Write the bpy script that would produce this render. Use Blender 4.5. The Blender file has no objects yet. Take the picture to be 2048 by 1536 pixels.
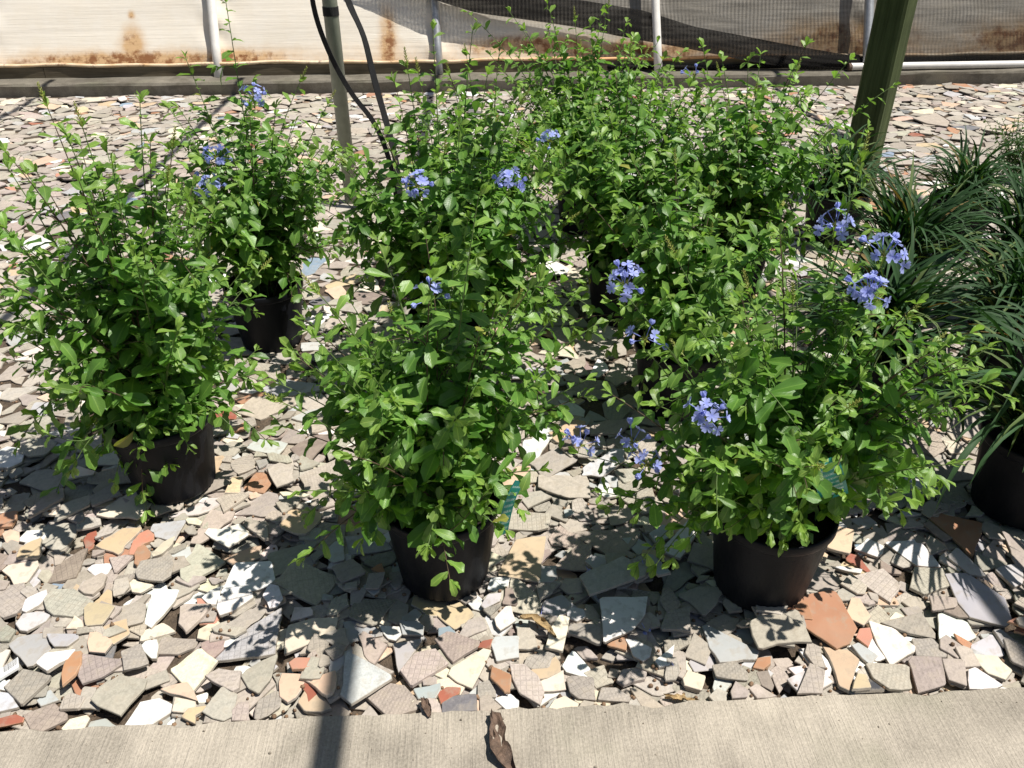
import bpy, math, random
import numpy as np
from mathutils import Matrix, Vector
from mathutils.bvhtree import BVHTree

# ------------------------------------------------------------------ camera
S = bpy.context.scene
COL = S.collection
CAM = np.array([0.0, 0.0, 1.5])
FPX, CX, CY = 1657.0, 1024.0, 768.0            # focal length in pixels of the 2048 px wide photo
PITCH, YAW, ROLL = map(math.radians, (32.0, 2.5, -0.25))
FWD = np.array([math.sin(YAW)*math.cos(PITCH), math.cos(YAW)*math.cos(PITCH), -math.sin(PITCH)])
_r = np.array([math.cos(YAW), -math.sin(YAW), 0.0]); _u = np.cross(_r, FWD)
RGT = _r*math.cos(ROLL)+_u*math.sin(ROLL)
UPV = -_r*math.sin(ROLL)+_u*math.cos(ROLL)
cd = bpy.data.cameras.new('camera'); cam = bpy.data.objects.new('camera', cd); COL.objects.link(cam)
cd.sensor_width = 36.0; cd.lens = 36.0*FPX/2048.0; cd.clip_start = 0.05; cd.clip_end = 500.0
cam.matrix_world = Matrix(((RGT[0], UPV[0], -FWD[0], CAM[0]), (RGT[1], UPV[1], -FWD[1], CAM[1]), (RGT[2], UPV[2], -FWD[2], CAM[2]), (0, 0, 0, 1)))
S.camera = cam

# ------------------------------------------------------------------ sky, sun, exposure
SUN_EL, SUN_AZ = 65.0, -11.0                     # azimuth measured from +X (right) towards +Y (away)
_el, _az = math.radians(SUN_EL), math.radians(SUN_AZ)
SUN = np.array([math.cos(_el)*math.cos(_az), math.cos(_el)*math.sin(_az), math.sin(_el)])
w = bpy.data.worlds.new('World'); S.world = w; w.use_nodes = True
nt = w.node_tree; bg = nt.nodes['Background']
sky = nt.nodes.new('ShaderNodeTexSky'); sky.sky_type = 'NISHITA'; sky.sun_disc = False
sky.sun_elevation = _el; sky.sun_rotation = math.atan2(SUN[0], SUN[1])
nt.links.new(sky.outputs[0], bg.inputs[0]); bg.inputs[1].default_value = 0.05
sl = bpy.data.lights.new('sun', 'SUN'); sl.energy = 5.0; sl.angle = math.radians(0.53); sl.color = (1.0, 0.955, 0.88)
so = bpy.data.objects.new('sun', sl); COL.objects.link(so); so.location = (4, -1, 8)
so.rotation_euler = Vector(-SUN).to_track_quat('-Z', 'Y').to_euler()
vs = S.view_settings; vs.view_transform = 'Standard'; vs.look = 'None'; vs.gamma = 1.0; vs.use_curve_mapping = False; vs.exposure = 0.32
S.render.engine = 'CYCLES'
S.cycles.max_bounces = 5; S.cycles.diffuse_bounces = 2; S.cycles.glossy_bounces = 2; S.cycles.transmission_bounces = 3; S.cycles.transparent_max_bounces = 8
S.cycles.caustics_reflective = False; S.cycles.caustics_refractive = False

rng = np.random.default_rng(7); random.seed(7)

def ray(px, py):
    return FWD+RGT*((px-CX)/FPX)-UPV*((py-CY)/FPX)
def on_z(px, py, z=0.0):
    d = ray(px, py); return CAM+d*((z-CAM[2])/d[2])
def on_y(px, py, y):
    d = ray(px, py); return CAM+d*((y-CAM[1])/d[1])
def depth(p): return float((np.asarray(p)-CAM)@FWD)
def to_px(p):
    d = np.asarray(p)-CAM; z = d@FWD
    return CX+FPX*(d@RGT)/z, CY-FPX*(d@UPV)/z

# ------------------------------------------------------------------ helpers
def cr(a, b): return np.array((a[1]*b[2]-a[2]*b[1], a[2]*b[0]-a[0]*b[2], a[0]*b[1]-a[1]*b[0]))
def nz(v):
    v = np.asarray(v, float); return v/(math.sqrt(v@v)+1e-12)
def link(name, data, parent=None):
    o = bpy.data.objects.new(name, data); COL.objects.link(o)
    if parent is not None: o.parent = parent
    return o
def tag(o, label=None, cat=None, group=None, kind=None):
    if label: o['label'] = label
    if cat: o['category'] = cat
    if group: o['group'] = group
    if kind: o['kind'] = kind
    return o
def empty(name, loc):
    o = link(name, None); o.location = tuple(loc); o.empty_display_size = 0.1; return o
def mesh(name, V, F, mat, smooth=False, uv=None, tint=None, ftint=None, fpat=None):
    m = bpy.data.meshes.new(name)
    V = np.asarray(V, np.float32)
    m.from_pydata(V.tolist() if len(V) < 20 else V, [], F)
    if mat is not None:
        for q in (mat if isinstance(mat, (list, tuple)) else [mat]): m.materials.append(q)
    if smooth: m.polygons.foreach_set('use_smooth', np.ones(len(m.polygons), bool))
    if uv is not None:                          # uv per vertex
        idx = np.empty(len(m.loops), np.int32); m.loops.foreach_get('vertex_index', idx)
        l = m.uv_layers.new(name='UVMap'); l.uv.foreach_set('vector', np.asarray(uv, np.float32)[idx].ravel())
    if tint is not None:
        a = m.attributes.new('tint', 'FLOAT_COLOR', 'POINT'); t = np.ones((len(V), 4), np.float32); t[:, :3] = tint
        a.data.foreach_set('color', t.ravel())
    if ftint is not None:
        a = m.attributes.new('tint', 'FLOAT_COLOR', 'FACE'); t = np.ones((len(m.polygons), 4), np.float32); t[:, :3] = ftint
        a.data.foreach_set('color', t.ravel())
    if fpat is not None:
        a = m.attributes.new('pat', 'FLOAT', 'FACE'); a.data.foreach_set('value', np.asarray(fpat, np.float32))
    m.update(); return m
def obj(name, V, F, mat, parent=None, **k):
    return link(name, mesh(name, V, F, mat, **k), parent)

class MB:                                       # collects simple solids into one mesh
    def __init__(s): s.V, s.F, s.n = [], [], 0
    def add(s, V, F):
        V = np.asarray(V, float); s.V.append(V); s.F += [tuple(i+s.n for i in f) for f in F]; s.n += len(V)
    def box(s, lo, hi):
        (a, b, c), (d, e, f) = lo, hi
        s.add([(a, b, c), (d, b, c), (d, e, c), (a, e, c), (a, b, f), (d, b, f), (d, e, f), (a, e, f)],
              [(3, 2, 1, 0), (4, 5, 6, 7), (0, 1, 5, 4), (1, 2, 6, 5), (2, 3, 7, 6), (3, 0, 4, 7)])
    def tube(s, pts, r, n=8, cap=True, flat=None):
        pts = np.asarray(pts, float); m = len(pts); r = np.broadcast_to(np.asarray(r, float), (m,))
        t = np.gradient(pts, axis=0); ref = np.array([0.31, 0.2, 0.93]); V = []; qq = 2*math.pi*np.arange(n)/n
        if abs(nz(pts[-1]-pts[0])@ref) > 0.9: ref = np.array([0.9, 0.35, 0.1])
        a = nz(cr(t[0], ref))
        for i in range(m):
            d = nz(t[i]); a = nz(a-d*(a@d)); b = cr(d, a)
            fl = 1.0 if flat is None else flat
            V.append(pts[i]+r[i]*(np.outer(np.cos(qq), a)+np.outer(np.sin(qq)*fl, b)))
        F = [(i*n+k, i*n+(k+1) % n, (i+1)*n+(k+1) % n, (i+1)*n+k) for i in range(m-1) for k in range(n)]
        if cap: F += [tuple(range(n-1, -1, -1)), tuple((m-1)*n+k for k in range(n))]
        s.add(np.vstack(V), F)
    def lathe(s, prof, n=40, flute=0.0):
        V = []
        for (r, z) in prof:
            for k in range(n):
                q = 2*math.pi*k/n; rr = r+(flute if k % 2 else -flute)
                V.append((rr*math.cos(q), rr*math.sin(q), z))
        F = [(i*n+k, i*n+(k+1) % n, (i+1)*n+(k+1) % n, (i+1)*n+k) for i in range(len(prof)-1) for k in range(n)]
        s.add(V, F)
    def verts(s): return np.vstack(s.V)
    def build(s, name, mat, parent=None, **k): return obj(name, s.verts(), s.F, mat, parent, **k)

def bez(a, b, c, n):
    t = np.linspace(0, 1, n)[:, None]; return (1-t)**2*a+2*t*(1-t)*b+t**2*c
def smooth_path(P, n):
    P = np.asarray(P, float); d = np.r_[0, np.cumsum(np.linalg.norm(np.diff(P, axis=0), axis=1))]; t = np.linspace(0, d[-1], n)
    Q = np.stack([np.interp(t, d, P[:, i]) for i in range(3)], 1)
    for _ in range(3): Q[1:-1] = (Q[:-2]+2*Q[1:-1]+Q[2:])/4
    return Q

# ------------------------------------------------------------------ materials
class NT:
    def __init__(s, name):
        s.m = bpy.data.materials.new(name); s.m.use_nodes = True; s.t = s.m.node_tree; s.b = s.t.nodes['Principled BSDF']; s.out = s.t.nodes['Material Output']
    def n(s, typ, ins=None, **props):
        q = s.t.nodes.new('ShaderNode'+typ)
        for k, v in props.items(): setattr(q, k, v)
        for k, v in (ins or {}).items(): s.i(q, k, v)
        return q
    def i(s, node, key, v):
        sock = node.inputs[key]
        if isinstance(v, bpy.types.NodeSocket): s.t.links.new(v, sock)
        elif isinstance(v, bpy.types.Node): s.t.links.new(v.outputs[0], sock)
        else: sock.default_value = v
    def math(s, op, a, b=0.0, c=0.0): return s.n('Math', {0: a, 1: b, 2: c}, operation=op).outputs[0]
    def mix(s, f, a, b, blend='MIX'):
        q = s.n('Mix', data_type='RGBA', blend_type=blend); s.i(q, 0, f); s.i(q, 6, a); s.i(q, 7, b); return q.outputs[2]
    def noise(s, scale, detail=3.0, vec=None, rough=0.55):
        q = s.n('TexNoise', {'Scale': scale, 'Detail': detail, 'Roughness': rough})
        if vec is not None: s.i(q, 'Vector', vec)
        return q.outputs['Fac']
    def ramp(s, f, stops):
        q = s.n('ValToRGB', {0: f}); e = q.color_ramp.elements
        while len(e) < len(stops): e.new(0.5)
        for x, (p, c) in zip(e, stops): x.position = p; x.color = tuple(c)+(1.0,) if len(c) == 3 else c
        return q.outputs[0]
    def rng(s, f, a, b, c=0.0, d=1.0): return s.n('MapRange', {0: f, 1: a, 2: b, 3: c, 4: d}).outputs[0]
    def map(s, vec, scale=(1, 1, 1), loc=(0, 0, 0), rot=(0, 0, 0)):
        return s.n('Mapping', {0: vec, 1: loc, 2: rot, 3: scale}).outputs[0]
    def bump(s, h, dist=0.002, strength=1.0, normal=None):
        q = s.n('Bump', {'Height': h, 'Distance': dist, 'Strength': strength})
        if normal is not None: s.i(q, 'Normal', normal)
        s.i(s.b, 'Normal', q.outputs[0]); return q.outputs[0]
    def set(s, **k):
        names = dict(col='Base Color', rough='Roughness', metal='Metallic', spec='Specular IOR Level', alpha='Alpha', coat='Coat Weight')
        for a, v in k.items(): s.i(s.b, names[a], v)
        return s

def simple(name, col, rough=0.6, var=0.15, scale=30.0, metal=0.0, bump=0.0, spec=0.5):
    q = NT(name); tc = q.n('TexCoord').outputs['Object']
    f = q.noise(scale, 4, tc)
    c = q.mix(q.rng(f, 0.3, 0.7), tuple(x*(1-var) for x in col)+(1,), tuple(min(1, x*(1+var)) for x in col)+(1,))
    q.set(col=c, rough=rough, metal=metal, spec=spec)
    if bump: q.bump(q.noise(scale*4, 3, tc), bump)
    return q.m

def shard_material():
    q = NT('broken_tile')
    tint = q.n('Attribute', attribute_name='tint').outputs['Color']
    pat = q.n('Attribute', attribute_name='pat').outputs['Fac']
    uv = q.n('UVMap').outputs[0]; sp = q.n('SeparateXYZ', {0: uv})
    def cell(sock, size): return q.math('ABSOLUTE', q.math('SUBTRACT', q.math('FRACT', q.math('DIVIDE', sock, size)), 0.5))
    gx, gy = cell(sp.outputs[0], 0.0125), cell(sp.outputs[1], 0.0125)
    grid = q.rng(q.math('MAXIMUM', gx, gy), 0.36, 0.46, 1.0, 0.0)
    dx, dy = cell(sp.outputs[0], 0.0085), cell(sp.outputs[1], 0.0085)
    dim = q.rng(q.math('SQRT', q.math('ADD', q.math('MULTIPLY', dx, dx), q.math('MULTIPLY', dy, dy))), 0.2, 0.45, 1.0, 0.0)
    hx, hy = cell(sp.outputs[0], 0.022), cell(sp.outputs[1], 0.011)
    dash = q.math('SUBTRACT', 1.0, q.math('MULTIPLY', q.math('GREATER_THAN', hx, 0.17), q.math('GREATER_THAN', hy, 0.36)))
    def is_(v): return q.math('COMPARE', pat, float(v), 0.25)
    p = q.math('ADD', q.math('ADD', q.math('MULTIPLY', grid, is_(1)), q.math('MULTIPLY', dim, is_(2))), q.math('MULTIPLY', dash, is_(3)))
    flat = q.math('ADD', is_(0), is_(4))
    h = q.math('ADD', p, flat)
    tc = q.n('TexCoord').outputs['Object']
    big = q.noise(14.0, 4, tc); fine = q.noise(260.0, 3, tc); mid = q.noise(60.0, 4, tc)
    unglazed = q.math('SUBTRACT', 1.0, is_(4))
    k = q.math('ADD', q.rng(big, 0.25, 0.75, 0.86, 1.10), q.math('MULTIPLY', unglazed, q.math('ADD', q.rng(fine, 0.3, 0.7, -0.10, 0.10), q.rng(mid, 0.3, 0.7, -0.12, 0.12))))
    k = q.math('MULTIPLY', k, q.rng(h, 0.0, 1.0, 0.91, 1.0))
    c = q.mix(1.0, tint, q.n('CombineColor', {0: k, 1: k, 2: k}), 'MULTIPLY')
    dirt = q.math('MAXIMUM', q.rng(q.noise(35.0, 5, tc, 0.65), 0.5, 0.72, 0.0, 0.65), q.rng(q.noise(5.0, 4, tc, 0.6), 0.5, 0.75, 0.0, 0.35))
    c = q.mix(dirt, c, (0.34, 0.29, 0.225, 1))
    q.set(col=c, rough=q.rng(is_(4), 0.0, 1.0, 0.88, 0.42), spec=0.35)
    q.bump(q.math('ADD', q.math('MULTIPLY', h, 0.55), q.math('MULTIPLY', unglazed, q.math('MULTIPLY', fine, 0.45))), 0.0014, 0.8)
    return q.m

def leaf_material(name, single, rough=0.38, trans=0.34, spec=0.45):
    q = NT(name)
    if single: tint = q.n('ObjectInfo').outputs['Color']
    else: tint = q.n('Attribute', attribute_name='tint').outputs['Color']
    uv = q.n('UVMap').outputs[0]; sp = q.n('SeparateXYZ', {0: uv})
    v = q.math('ABSOLUTE', q.math('SUBTRACT', sp.outputs[0], 0.5))
    rib = q.rng(v, 0.015, 0.06, 0.55, 0.0)
    ph = q.math('SUBTRACT', q.math('MULTIPLY', sp.outputs[1], 9.0), q.math('MULTIPLY', v, 6.0))
    vein = q.math('ABSOLUTE', q.math('SUBTRACT', q.math('FRACT', ph), 0.5))
    tc = q.n('TexCoord').outputs['Object']
    n = q.noise(3.0, 3, q.map(uv, (4, 8, 1)))
    c = q.mix(q.rng(n, 0.3, 0.7, 0.0, 0.35), tint, q.mix(1.0, tint, (0.62, 0.68, 0.6, 1), 'MULTIPLY'))
    c = q.mix(rib, c, q.mix(1.0, tint, (2.1, 1.7, 1.9, 1), 'MULTIPLY'))
    geo = q.n('NewGeometry').outputs['Backfacing']
    c = q.mix(q.math('MULTIPLY', geo, 0.45), c, q.mix(0.5, q.mix(1.0, tint, (1.5, 1.35, 1.8, 1), 'MULTIPLY'), (0.12, 0.2, 0.10, 1)))
    q.set(col=c, rough=q.rng(n, 0.3, 0.7, rough-0.05, rough+0.1), spec=spec)
    q.bump(q.math('ADD', q.math('MULTIPLY', vein, 0.5), q.math('MULTIPLY', rib, -0.6)), 0.0007, 0.7)
    tr = q.n('BsdfTranslucent', {0: q.mix(1.0, c, (1.5, 1.8, 0.7, 1), 'MULTIPLY')})
    mx = q.n('MixShader', {0: trans, 1: q.b.outputs[0], 2: tr.outputs[0]})
    q.t.links.new(mx.outputs[0], q.out.inputs[0])
    return q.m

M = {}
M['shard'] = shard_material()
M['leaf'] = leaf_material('plumbago_leaf', True); M['leafm'] = leaf_material('plumbago_leaf_mass', False)
M['blade'] = leaf_material('strap_leaf', True, 0.5, 0.18, 0.12); M['bladem'] = leaf_material('strap_leaf_mass', False, 0.5, 0.18, 0.12)
M['stem'] = simple('green_stem', (0.10, 0.16, 0.04), 0.6, 0.25, 60)
M['wood_stem'] = simple('brown_stem', (0.09, 0.06, 0.035), 0.8, 0.3, 60)
M['bud'] = simple('calyx', (0.30, 0.33, 0.07), 0.6, 0.35, 150)
M['soil'] = simple('potting_soil', (0.022, 0.015, 0.011), 0.95, 0.5, 90, bump=0.006)
M['pebble'] = simple('clay_pebble', (0.20, 0.125, 0.075), 0.85, 0.45, 40)
M['grit'] = simple('tile_grit', (0.30, 0.26, 0.21), 0.9, 0.5, 40)
M['tie'] = simple('black_webbing', (0.008, 0.008, 0.009), 0.8, 0.4, 200, bump=0.002)
M['dead'] = simple('dry_leaf', (0.13, 0.085, 0.06), 0.75, 0.5, 70, bump=0.003)
M['deadtan'] = simple('tan_dry_leaf', (0.33, 0.23, 0.11), 0.7, 0.4, 60, bump=0.002)

def petal_material():
    q = NT('blue_petal'); uv = q.n('UVMap').outputs[0]; sp = q.n('SeparateXYZ', {0: uv})
    f = q.rng(sp.outputs[1], 0.0, 1.0)
    c = q.mix(f, (0.32, 0.38, 0.85, 1), (0.49, 0.55, 0.96, 1))
    line = q.rng(q.math('ABSOLUTE', q.math('SUBTRACT', sp.outputs[0], 0.5)), 0.0, 0.07, 0.55, 0.0)
    c = q.mix(line, c, (0.32, 0.34, 0.80, 1)); q.set(col=c, rough=0.55, spec=0.3)
    tr = q.n('BsdfTranslucent', {0: c}); mx = q.n('MixShader', {0: 0.35, 1: q.b.outputs[0], 2: tr.outputs[0]})
    q.t.links.new(mx.outputs[0], q.out.inputs[0]); return q.m
M['petal'] = petal_material()

def pot_material():
    q = NT('black_pot_plastic'); tc = q.n('TexCoord').outputs['Object']; sp = q.n('SeparateXYZ', {0: tc})
    d = q.noise(18, 5, q.map(tc, (1, 1, 0.35)), 0.65)
    low = q.rng(sp.outputs[2], 0.0, 0.16, 0.12, 0.0)
    f = q.rng(q.math('ADD', d, low), 0.5, 0.85, 0.0, 0.4)
    q.set(col=q.mix(f, (0.0075, 0.0085, 0.0115, 1), (0.026, 0.028, 0.032, 1)), rough=q.rng(d, 0.3, 0.7, 0.36, 0.55), spec=0.13)
    q.bump(q.noise(300, 2, tc), 0.0004); return q.m
M['pot'] = pot_material()

def concrete(name, base, broom=True):
    q = NT(name); tc = q.n('TexCoord').outputs['Object']
    big = q.noise(2.2, 5, tc, 0.6); fine = q.noise(170, 4, tc, 0.7); st = q.noise(1.0, 4, q.map(tc, (230, 9, 30)), 0.6)
    sp = q.n('TexVoronoi', {'Vector': tc, 'Scale': 95.0}); spec = q.rng(sp.outputs['Distance'], 0.05, 0.12, 1.0, 0.0)
    k = q.math('ADD', q.math('ADD', q.rng(big, 0.32, 0.68, 0.68, 1.12), q.rng(q.noise(9.0, 5, tc, 0.65), 0.3, 0.7, -0.16, 0.13)), q.rng(fine, 0.25, 0.75, -0.22, 0.22))
    if broom: k = q.math('ADD', k, q.rng(st, 0.3, 0.7, -0.06, 0.06))
    c = q.mix(1.0, tuple(base)+(1,), q.n('CombineColor', {0: k, 1: k, 2: k}), 'MULTIPLY')
    c = q.mix(q.math('MULTIPLY', spec, q.rng(q.noise(20, 2, tc), 0.4, 0.6, 0.0, 0.75)), c, (0.16, 0.13, 0.09, 1))
    c = q.mix(q.rng(q.noise(3.1, 4, q.map(tc, loc=(4, 2, 0))), 0.56, 0.74, 0, 0.45), c, (0.22, 0.22, 0.15, 1))
    if not broom: c = q.mix(q.rng(q.noise(7.0, 6, tc, 0.7), 0.45, 0.68, 0.0, 0.75), c, (0.085, 0.075, 0.055, 1))
    q.set(col=c, rough=0.9, spec=0.25)
    h = q.math('ADD', q.math('MULTIPLY', st, 1.0 if broom else 0.0), q.math('MULTIPLY', fine, 0.6))
    q.bump(h, 0.0036, 1.0); return q.m
M['slab'] = concrete('broomed_concrete', (0.45, 0.40, 0.33)); M['kerb'] = concrete('kerb_concrete', (0.20, 0.18, 0.145), False)

def dirt():
    q = NT('dark_dirt'); tc = q.n('TexCoord').outputs['Object']
    c = q.ramp(q.noise(45, 6, tc, 0.7), [(0.25, (0.035, 0.026, 0.019)), (0.55, (0.11, 0.08, 0.055)), (0.8, (0.2, 0.15, 0.1))])
    q.set(col=c, rough=0.95); q.bump(q.noise(120, 4, tc), 0.01); return q.m
M['dirt'] = dirt()

def film():
    q = NT('plastic_film'); geo = q.n('NewGeometry').outputs['Position']; sp = q.n('SeparateXYZ', {0: geo}); X, Z = sp.outputs[0], sp.outputs[2]
    n1 = q.noise(6.0, 6, q.map(geo, (1, 1, 0.8)), 0.72); n2 = q.noise(11.0, 6, geo, 0.7)
    def gauss(x0, wd, z0, hz):
        a = q.math('DIVIDE', q.math('SUBTRACT', X, x0), wd); b = q.math('DIVIDE', q.math('SUBTRACT', Z, z0), hz)
        return q.math('POWER', 2.718, q.math('MULTIPLY', -1.0, q.math('ADD', q.math('MULTIPLY', a, a), q.math('MULTIPLY', b, b))))
    rust = None
    for g in ((-2.72, 0.09, 0.30, 0.13), (-0.68, 0.07, 0.33, 0.2), (-1.9, 0.3, 0.2, 0.05), (0.5, 0.5, 0.27, 0.07), (1.3, 0.7, 0.22, 0.06), (-2.75, 0.75, 0.19, 0.055), (3.1, 0.6, 0.3, 0.12), (4.6, 0.5, 0.28, 0.13), (-2.72, 0.03, 0.5, 0.03)):
        v = gauss(*g); rust = v if rust is None else q.math('MAXIMUM', rust, v)
    low = q.rng(Z, 0.13, 0.34, 0.5, 0.0)
    r = q.math('ADD', rust, low)
    halo = q.rng(q.math('MULTIPLY', r, q.rng(n1, 0.3, 0.7, 0.45, 1.3)), 0.08, 0.8, 0.0, 0.85)
    core = q.rng(q.math('MULTIPLY', r, q.rng(n2, 0.35, 0.68, 0.0, 1.7)), 0.5, 1.2, 0.0, 0.9)
    c = q.mix(q.rng(n1, 0.3, 0.75, 0, 0.5), (0.90, 0.84, 0.74, 1), (0.84, 0.74, 0.58, 1))
    c = q.mix(halo, c, (0.66, 0.40, 0.17, 1)); c = q.mix(core, c, (0.26, 0.10, 0.035, 1))
    q.set(col=c, rough=0.45, spec=0.4)
    w1 = q.noise(1.0, 4, q.map(geo, (0.9, 1, 34), rot=(0, 0.06, 0)), 0.6); w2 = q.noise(1.0, 3, q.map(geo, (3.0, 1, 16), rot=(0, -0.35, 0)), 0.6)
    q.bump(q.math('ADD', q.math('POWER', w1, 2.0), q.math('MULTIPLY', w2, 0.5)), 0.010, 0.4)
    tr = q.n('BsdfTranslucent', {0: c}); mx = q.n('MixShader', {0: 0.15, 1: q.b.outputs[0], 2: tr.outputs[0]})
    q.t.links.new(mx.outputs[0], q.out.inputs[0]); return q.m
M['film'] = film()
def hem():
    q = NT('rust_stained_hem'); geo = q.n('NewGeometry').outputs['Position']; sp = q.n('SeparateXYZ', {0: geo})
    n = q.noise(5.0, 5, geo, 0.7); zone = q.math('MULTIPLY', q.rng(sp.outputs[0], -0.3, 1.2), q.rng(sp.outputs[0], 2.3, 2.9, 1.0, 0.0))
    c = q.mix(q.rng(n, 0.35, 0.65, 0.0, 0.8), (0.80, 0.68, 0.50, 1), (0.62, 0.36, 0.15, 1)); c = q.mix(q.math('MULTIPLY', zone, 0.85), c, (0.72, 0.36, 0.14, 1))
    q.set(col=q.mix(q.rng(q.noise(19.0, 4, geo, 0.7), 0.56, 0.7, 0.0, 0.9), c, (0.18, 0.07, 0.03, 1)), rough=0.5); return q.m
M['hem'] = hem()

def net(name, cover):
    q = NT(name); geo = q.n('NewGeometry').outputs['Position']; sp = q.n('SeparateXYZ', {0: geo})
    rib = q.math('ABSOLUTE', q.math('SUBTRACT', q.math('FRACT', q.math('DIVIDE', sp.outputs[0], 0.031)), 0.5))
    fac = q.math('ADD', q.math('ADD', cover, q.rng(rib, 0.0, 0.5, -0.09, 0.09)), q.rng(q.noise(1.0, 4, q.map(geo, (2.2, 1, 30), rot=(0, 0.16, 0)), 0.65), 0.35, 0.65, -0.1, 0.1))
    q.set(col=(0.014, 0.013, 0.012, 1), rough=0.9, spec=0.1)
    tr = q.n('BsdfTransparent'); mx = q.n('MixShader', {0: fac, 1: tr.outputs[0], 2: q.b.outputs[0]})
    q.t.links.new(mx.outputs[0], q.out.inputs[0]); return q.m
M['net'] = net('shade_net', 0.54); M['net2'] = net('folded_shade_net', 0.90)

def timber(name, a, b, axis):
    q = NT(name); tc = q.n('TexCoord').outputs['Object']
    sc = [26, 26, 26]; sc[axis] = 1.1
    g = q.noise(1.6, 6, q.map(tc, tuple(sc)), 0.7); n = q.noise(4.0, 4, tc)
    c = q.mix(q.rng(g, 0.3, 0.7), tuple(a)+(1,), tuple(b)+(1,))
    c = q.mix(q.rng(n, 0.5, 0.75, 0, 0.5), c, tuple(x*0.45 for x in a)+(1,))
    q.set(col=c, rough=0.85, spec=0.25); q.bump(g, 0.004); return q.m
M['post'] = timber('algae_green_timber', (0.034, 0.047, 0.014), (0.100, 0.128, 0.050), 2)
M['board'] = timber('weathered_board', (0.10, 0.08, 0.052), (0.22, 0.18, 0.12), 0)
M['polegreen'] = simple('painted_pole', (0.235, 0.255, 0.20), 0.5, 0.12, 25, bump=0.0006)
M['pipewhite'] = simple('white_pipe', (0.74, 0.72, 0.68), 0.42, 0.07, 20)
M['pipegrey'] = simple('galvanised_pipe', (0.42, 0.43, 0.44), 0.42, 0.15, 30, metal=0.55)
M['clip'] = simple('bracket', (0.35, 0.31, 0.25), 0.6, 0.2, 60)

def tag_material():
    q = NT('teal_plant_tag'); uv = q.n('UVMap').outputs[0]; sp = q.n('SeparateXYZ', {0: uv})
    row = q.math('LESS_THAN', q.math('FRACT', q.math('MULTIPLY', sp.outputs[1], 9.0)), 0.42)
    txt = q.math('GREATER_THAN', q.noise(1.0, 2, q.map(uv, (60, 9, 1))), 0.47)
    inside = q.math('MULTIPLY', q.math('LESS_THAN', q.math('ABSOLUTE', q.math('SUBTRACT', sp.outputs[0], 0.5)), 0.38), q.math('LESS_THAN', q.math('ABSOLUTE', q.math('SUBTRACT', sp.outputs[1], 0.5)), 0.42))
    f = q.math('MULTIPLY', inside, q.math('MULTIPLY', row, txt))
    q.set(col=q.mix(q.math('MULTIPLY', f, 0.7), (0.012, 0.24, 0.21, 1), (0.55, 0.72, 0.68, 1)), rough=0.35); return q.m
M['tag'] = tag_material()
def barcode_material():
    q = NT('barcode_sticker'); uv = q.n('UVMap').outputs[0]; sp = q.n('SeparateXYZ', {0: uv})
    n = q.n('TexNoise', {'Scale': 55.0, 'Detail': 0.0, 'W': q.math('MULTIPLY', sp.outputs[0], 1.0)}, noise_dimensions='1D')
    bars = q.math('GREATER_THAN', n.outputs['Fac'], 0.5)
    ins = q.math('MULTIPLY', q.math('GREATER_THAN', sp.outputs[1], 0.35), q.math('LESS_THAN', q.math('ABSOLUTE', q.math('SUBTRACT', sp.outputs[0], 0.5)), 0.45))
    q.set(col=q.mix(q.math('MULTIPLY', bars, ins), (0.8, 0.8, 0.78, 1), (0.03, 0.03, 0.035, 1)), rough=0.5); return q.m
M['barcode'] = barcode_material()

# ------------------------------------------------------------------ ground
Y0, Y1 = 1.103, 6.87                             # slab edge and kerb face
BASE = -0.026
gx = np.array([-60, -8, -4, 0, 4, 8, 60.0]); gy = np.array([-60, -5, Y0, 3, 5, Y1, 12, 60.0])
GV = [(x, y, BASE) for y in gy for x in gx]; n_ = len(gx)
ground = obj('ground', GV, [(j*n_+i, j*n_+i+1, (j+1)*n_+i+1, (j+1)*n_+i) for j in range(len(gy)-1) for i in range(n_-1)], M['dirt'])
tag(ground, 'bed of broken ceramic tile shards over dark dirt', kind='structure')

# --- broken tile shards, laid down one after another on a height map so that they rest on each other
CELL = 0.008
HX0, HX1 = -6.0, 7.0
NX, NY = int((HX1-HX0)/CELL), int((Y1-Y0)/CELL)
H = np.full((NY, NX), BASE, np.float32); OCC = np.zeros((NY, NX), bool)
TINTS = dict(t=(0.425, 0.38, 0.325), w=(0.82, 0.81, 0.78), c=(0.74, 0.665, 0.52), l=(0.50, 0.50, 0.50), b=(0.60, 0.46, 0.30), p=(0.68, 0.48, 0.35),
             o=(0.45, 0.235, 0.14), s=(0.56, 0.27, 0.19), r=(0.36, 0.12, 0.08), m=(0.33, 0.265, 0.23), k=(0.055, 0.06, 0.066), g=(0.17, 0.17, 0.175),
             q=(0.74, 0.655, 0.60), u=(0.25, 0.33, 0.42))
GLAZED = set('wclbposrkqu')
shards = []
def jag(P, amp):
    """break straight edges a little"""
    out = []
    for i in range(len(P)):
        a, b = P[i], P[(i+1) % len(P)]; L = np.linalg.norm(b-a); out.append(a)
        if rng.random() < .55 and L > .02 and len(P) < 9: out[-1] = a+(b-a)*rng.uniform(.04, .10); out.insert(-1, a+(P[i-1]-a)*rng.uniform(.04, .10))
        k = int(L/0.04)
        nrm = np.array([b[1]-a[1], a[0]-b[0]])/(L+1e-9)
        for j in range(min(k, 2)):
            t = (j+1)/(min(k, 2)+1)+rng.uniform(-.1, .1); out.append(a+(b-a)*t+nrm*rng.normal(0, amp))
    return np.array(out)
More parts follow.
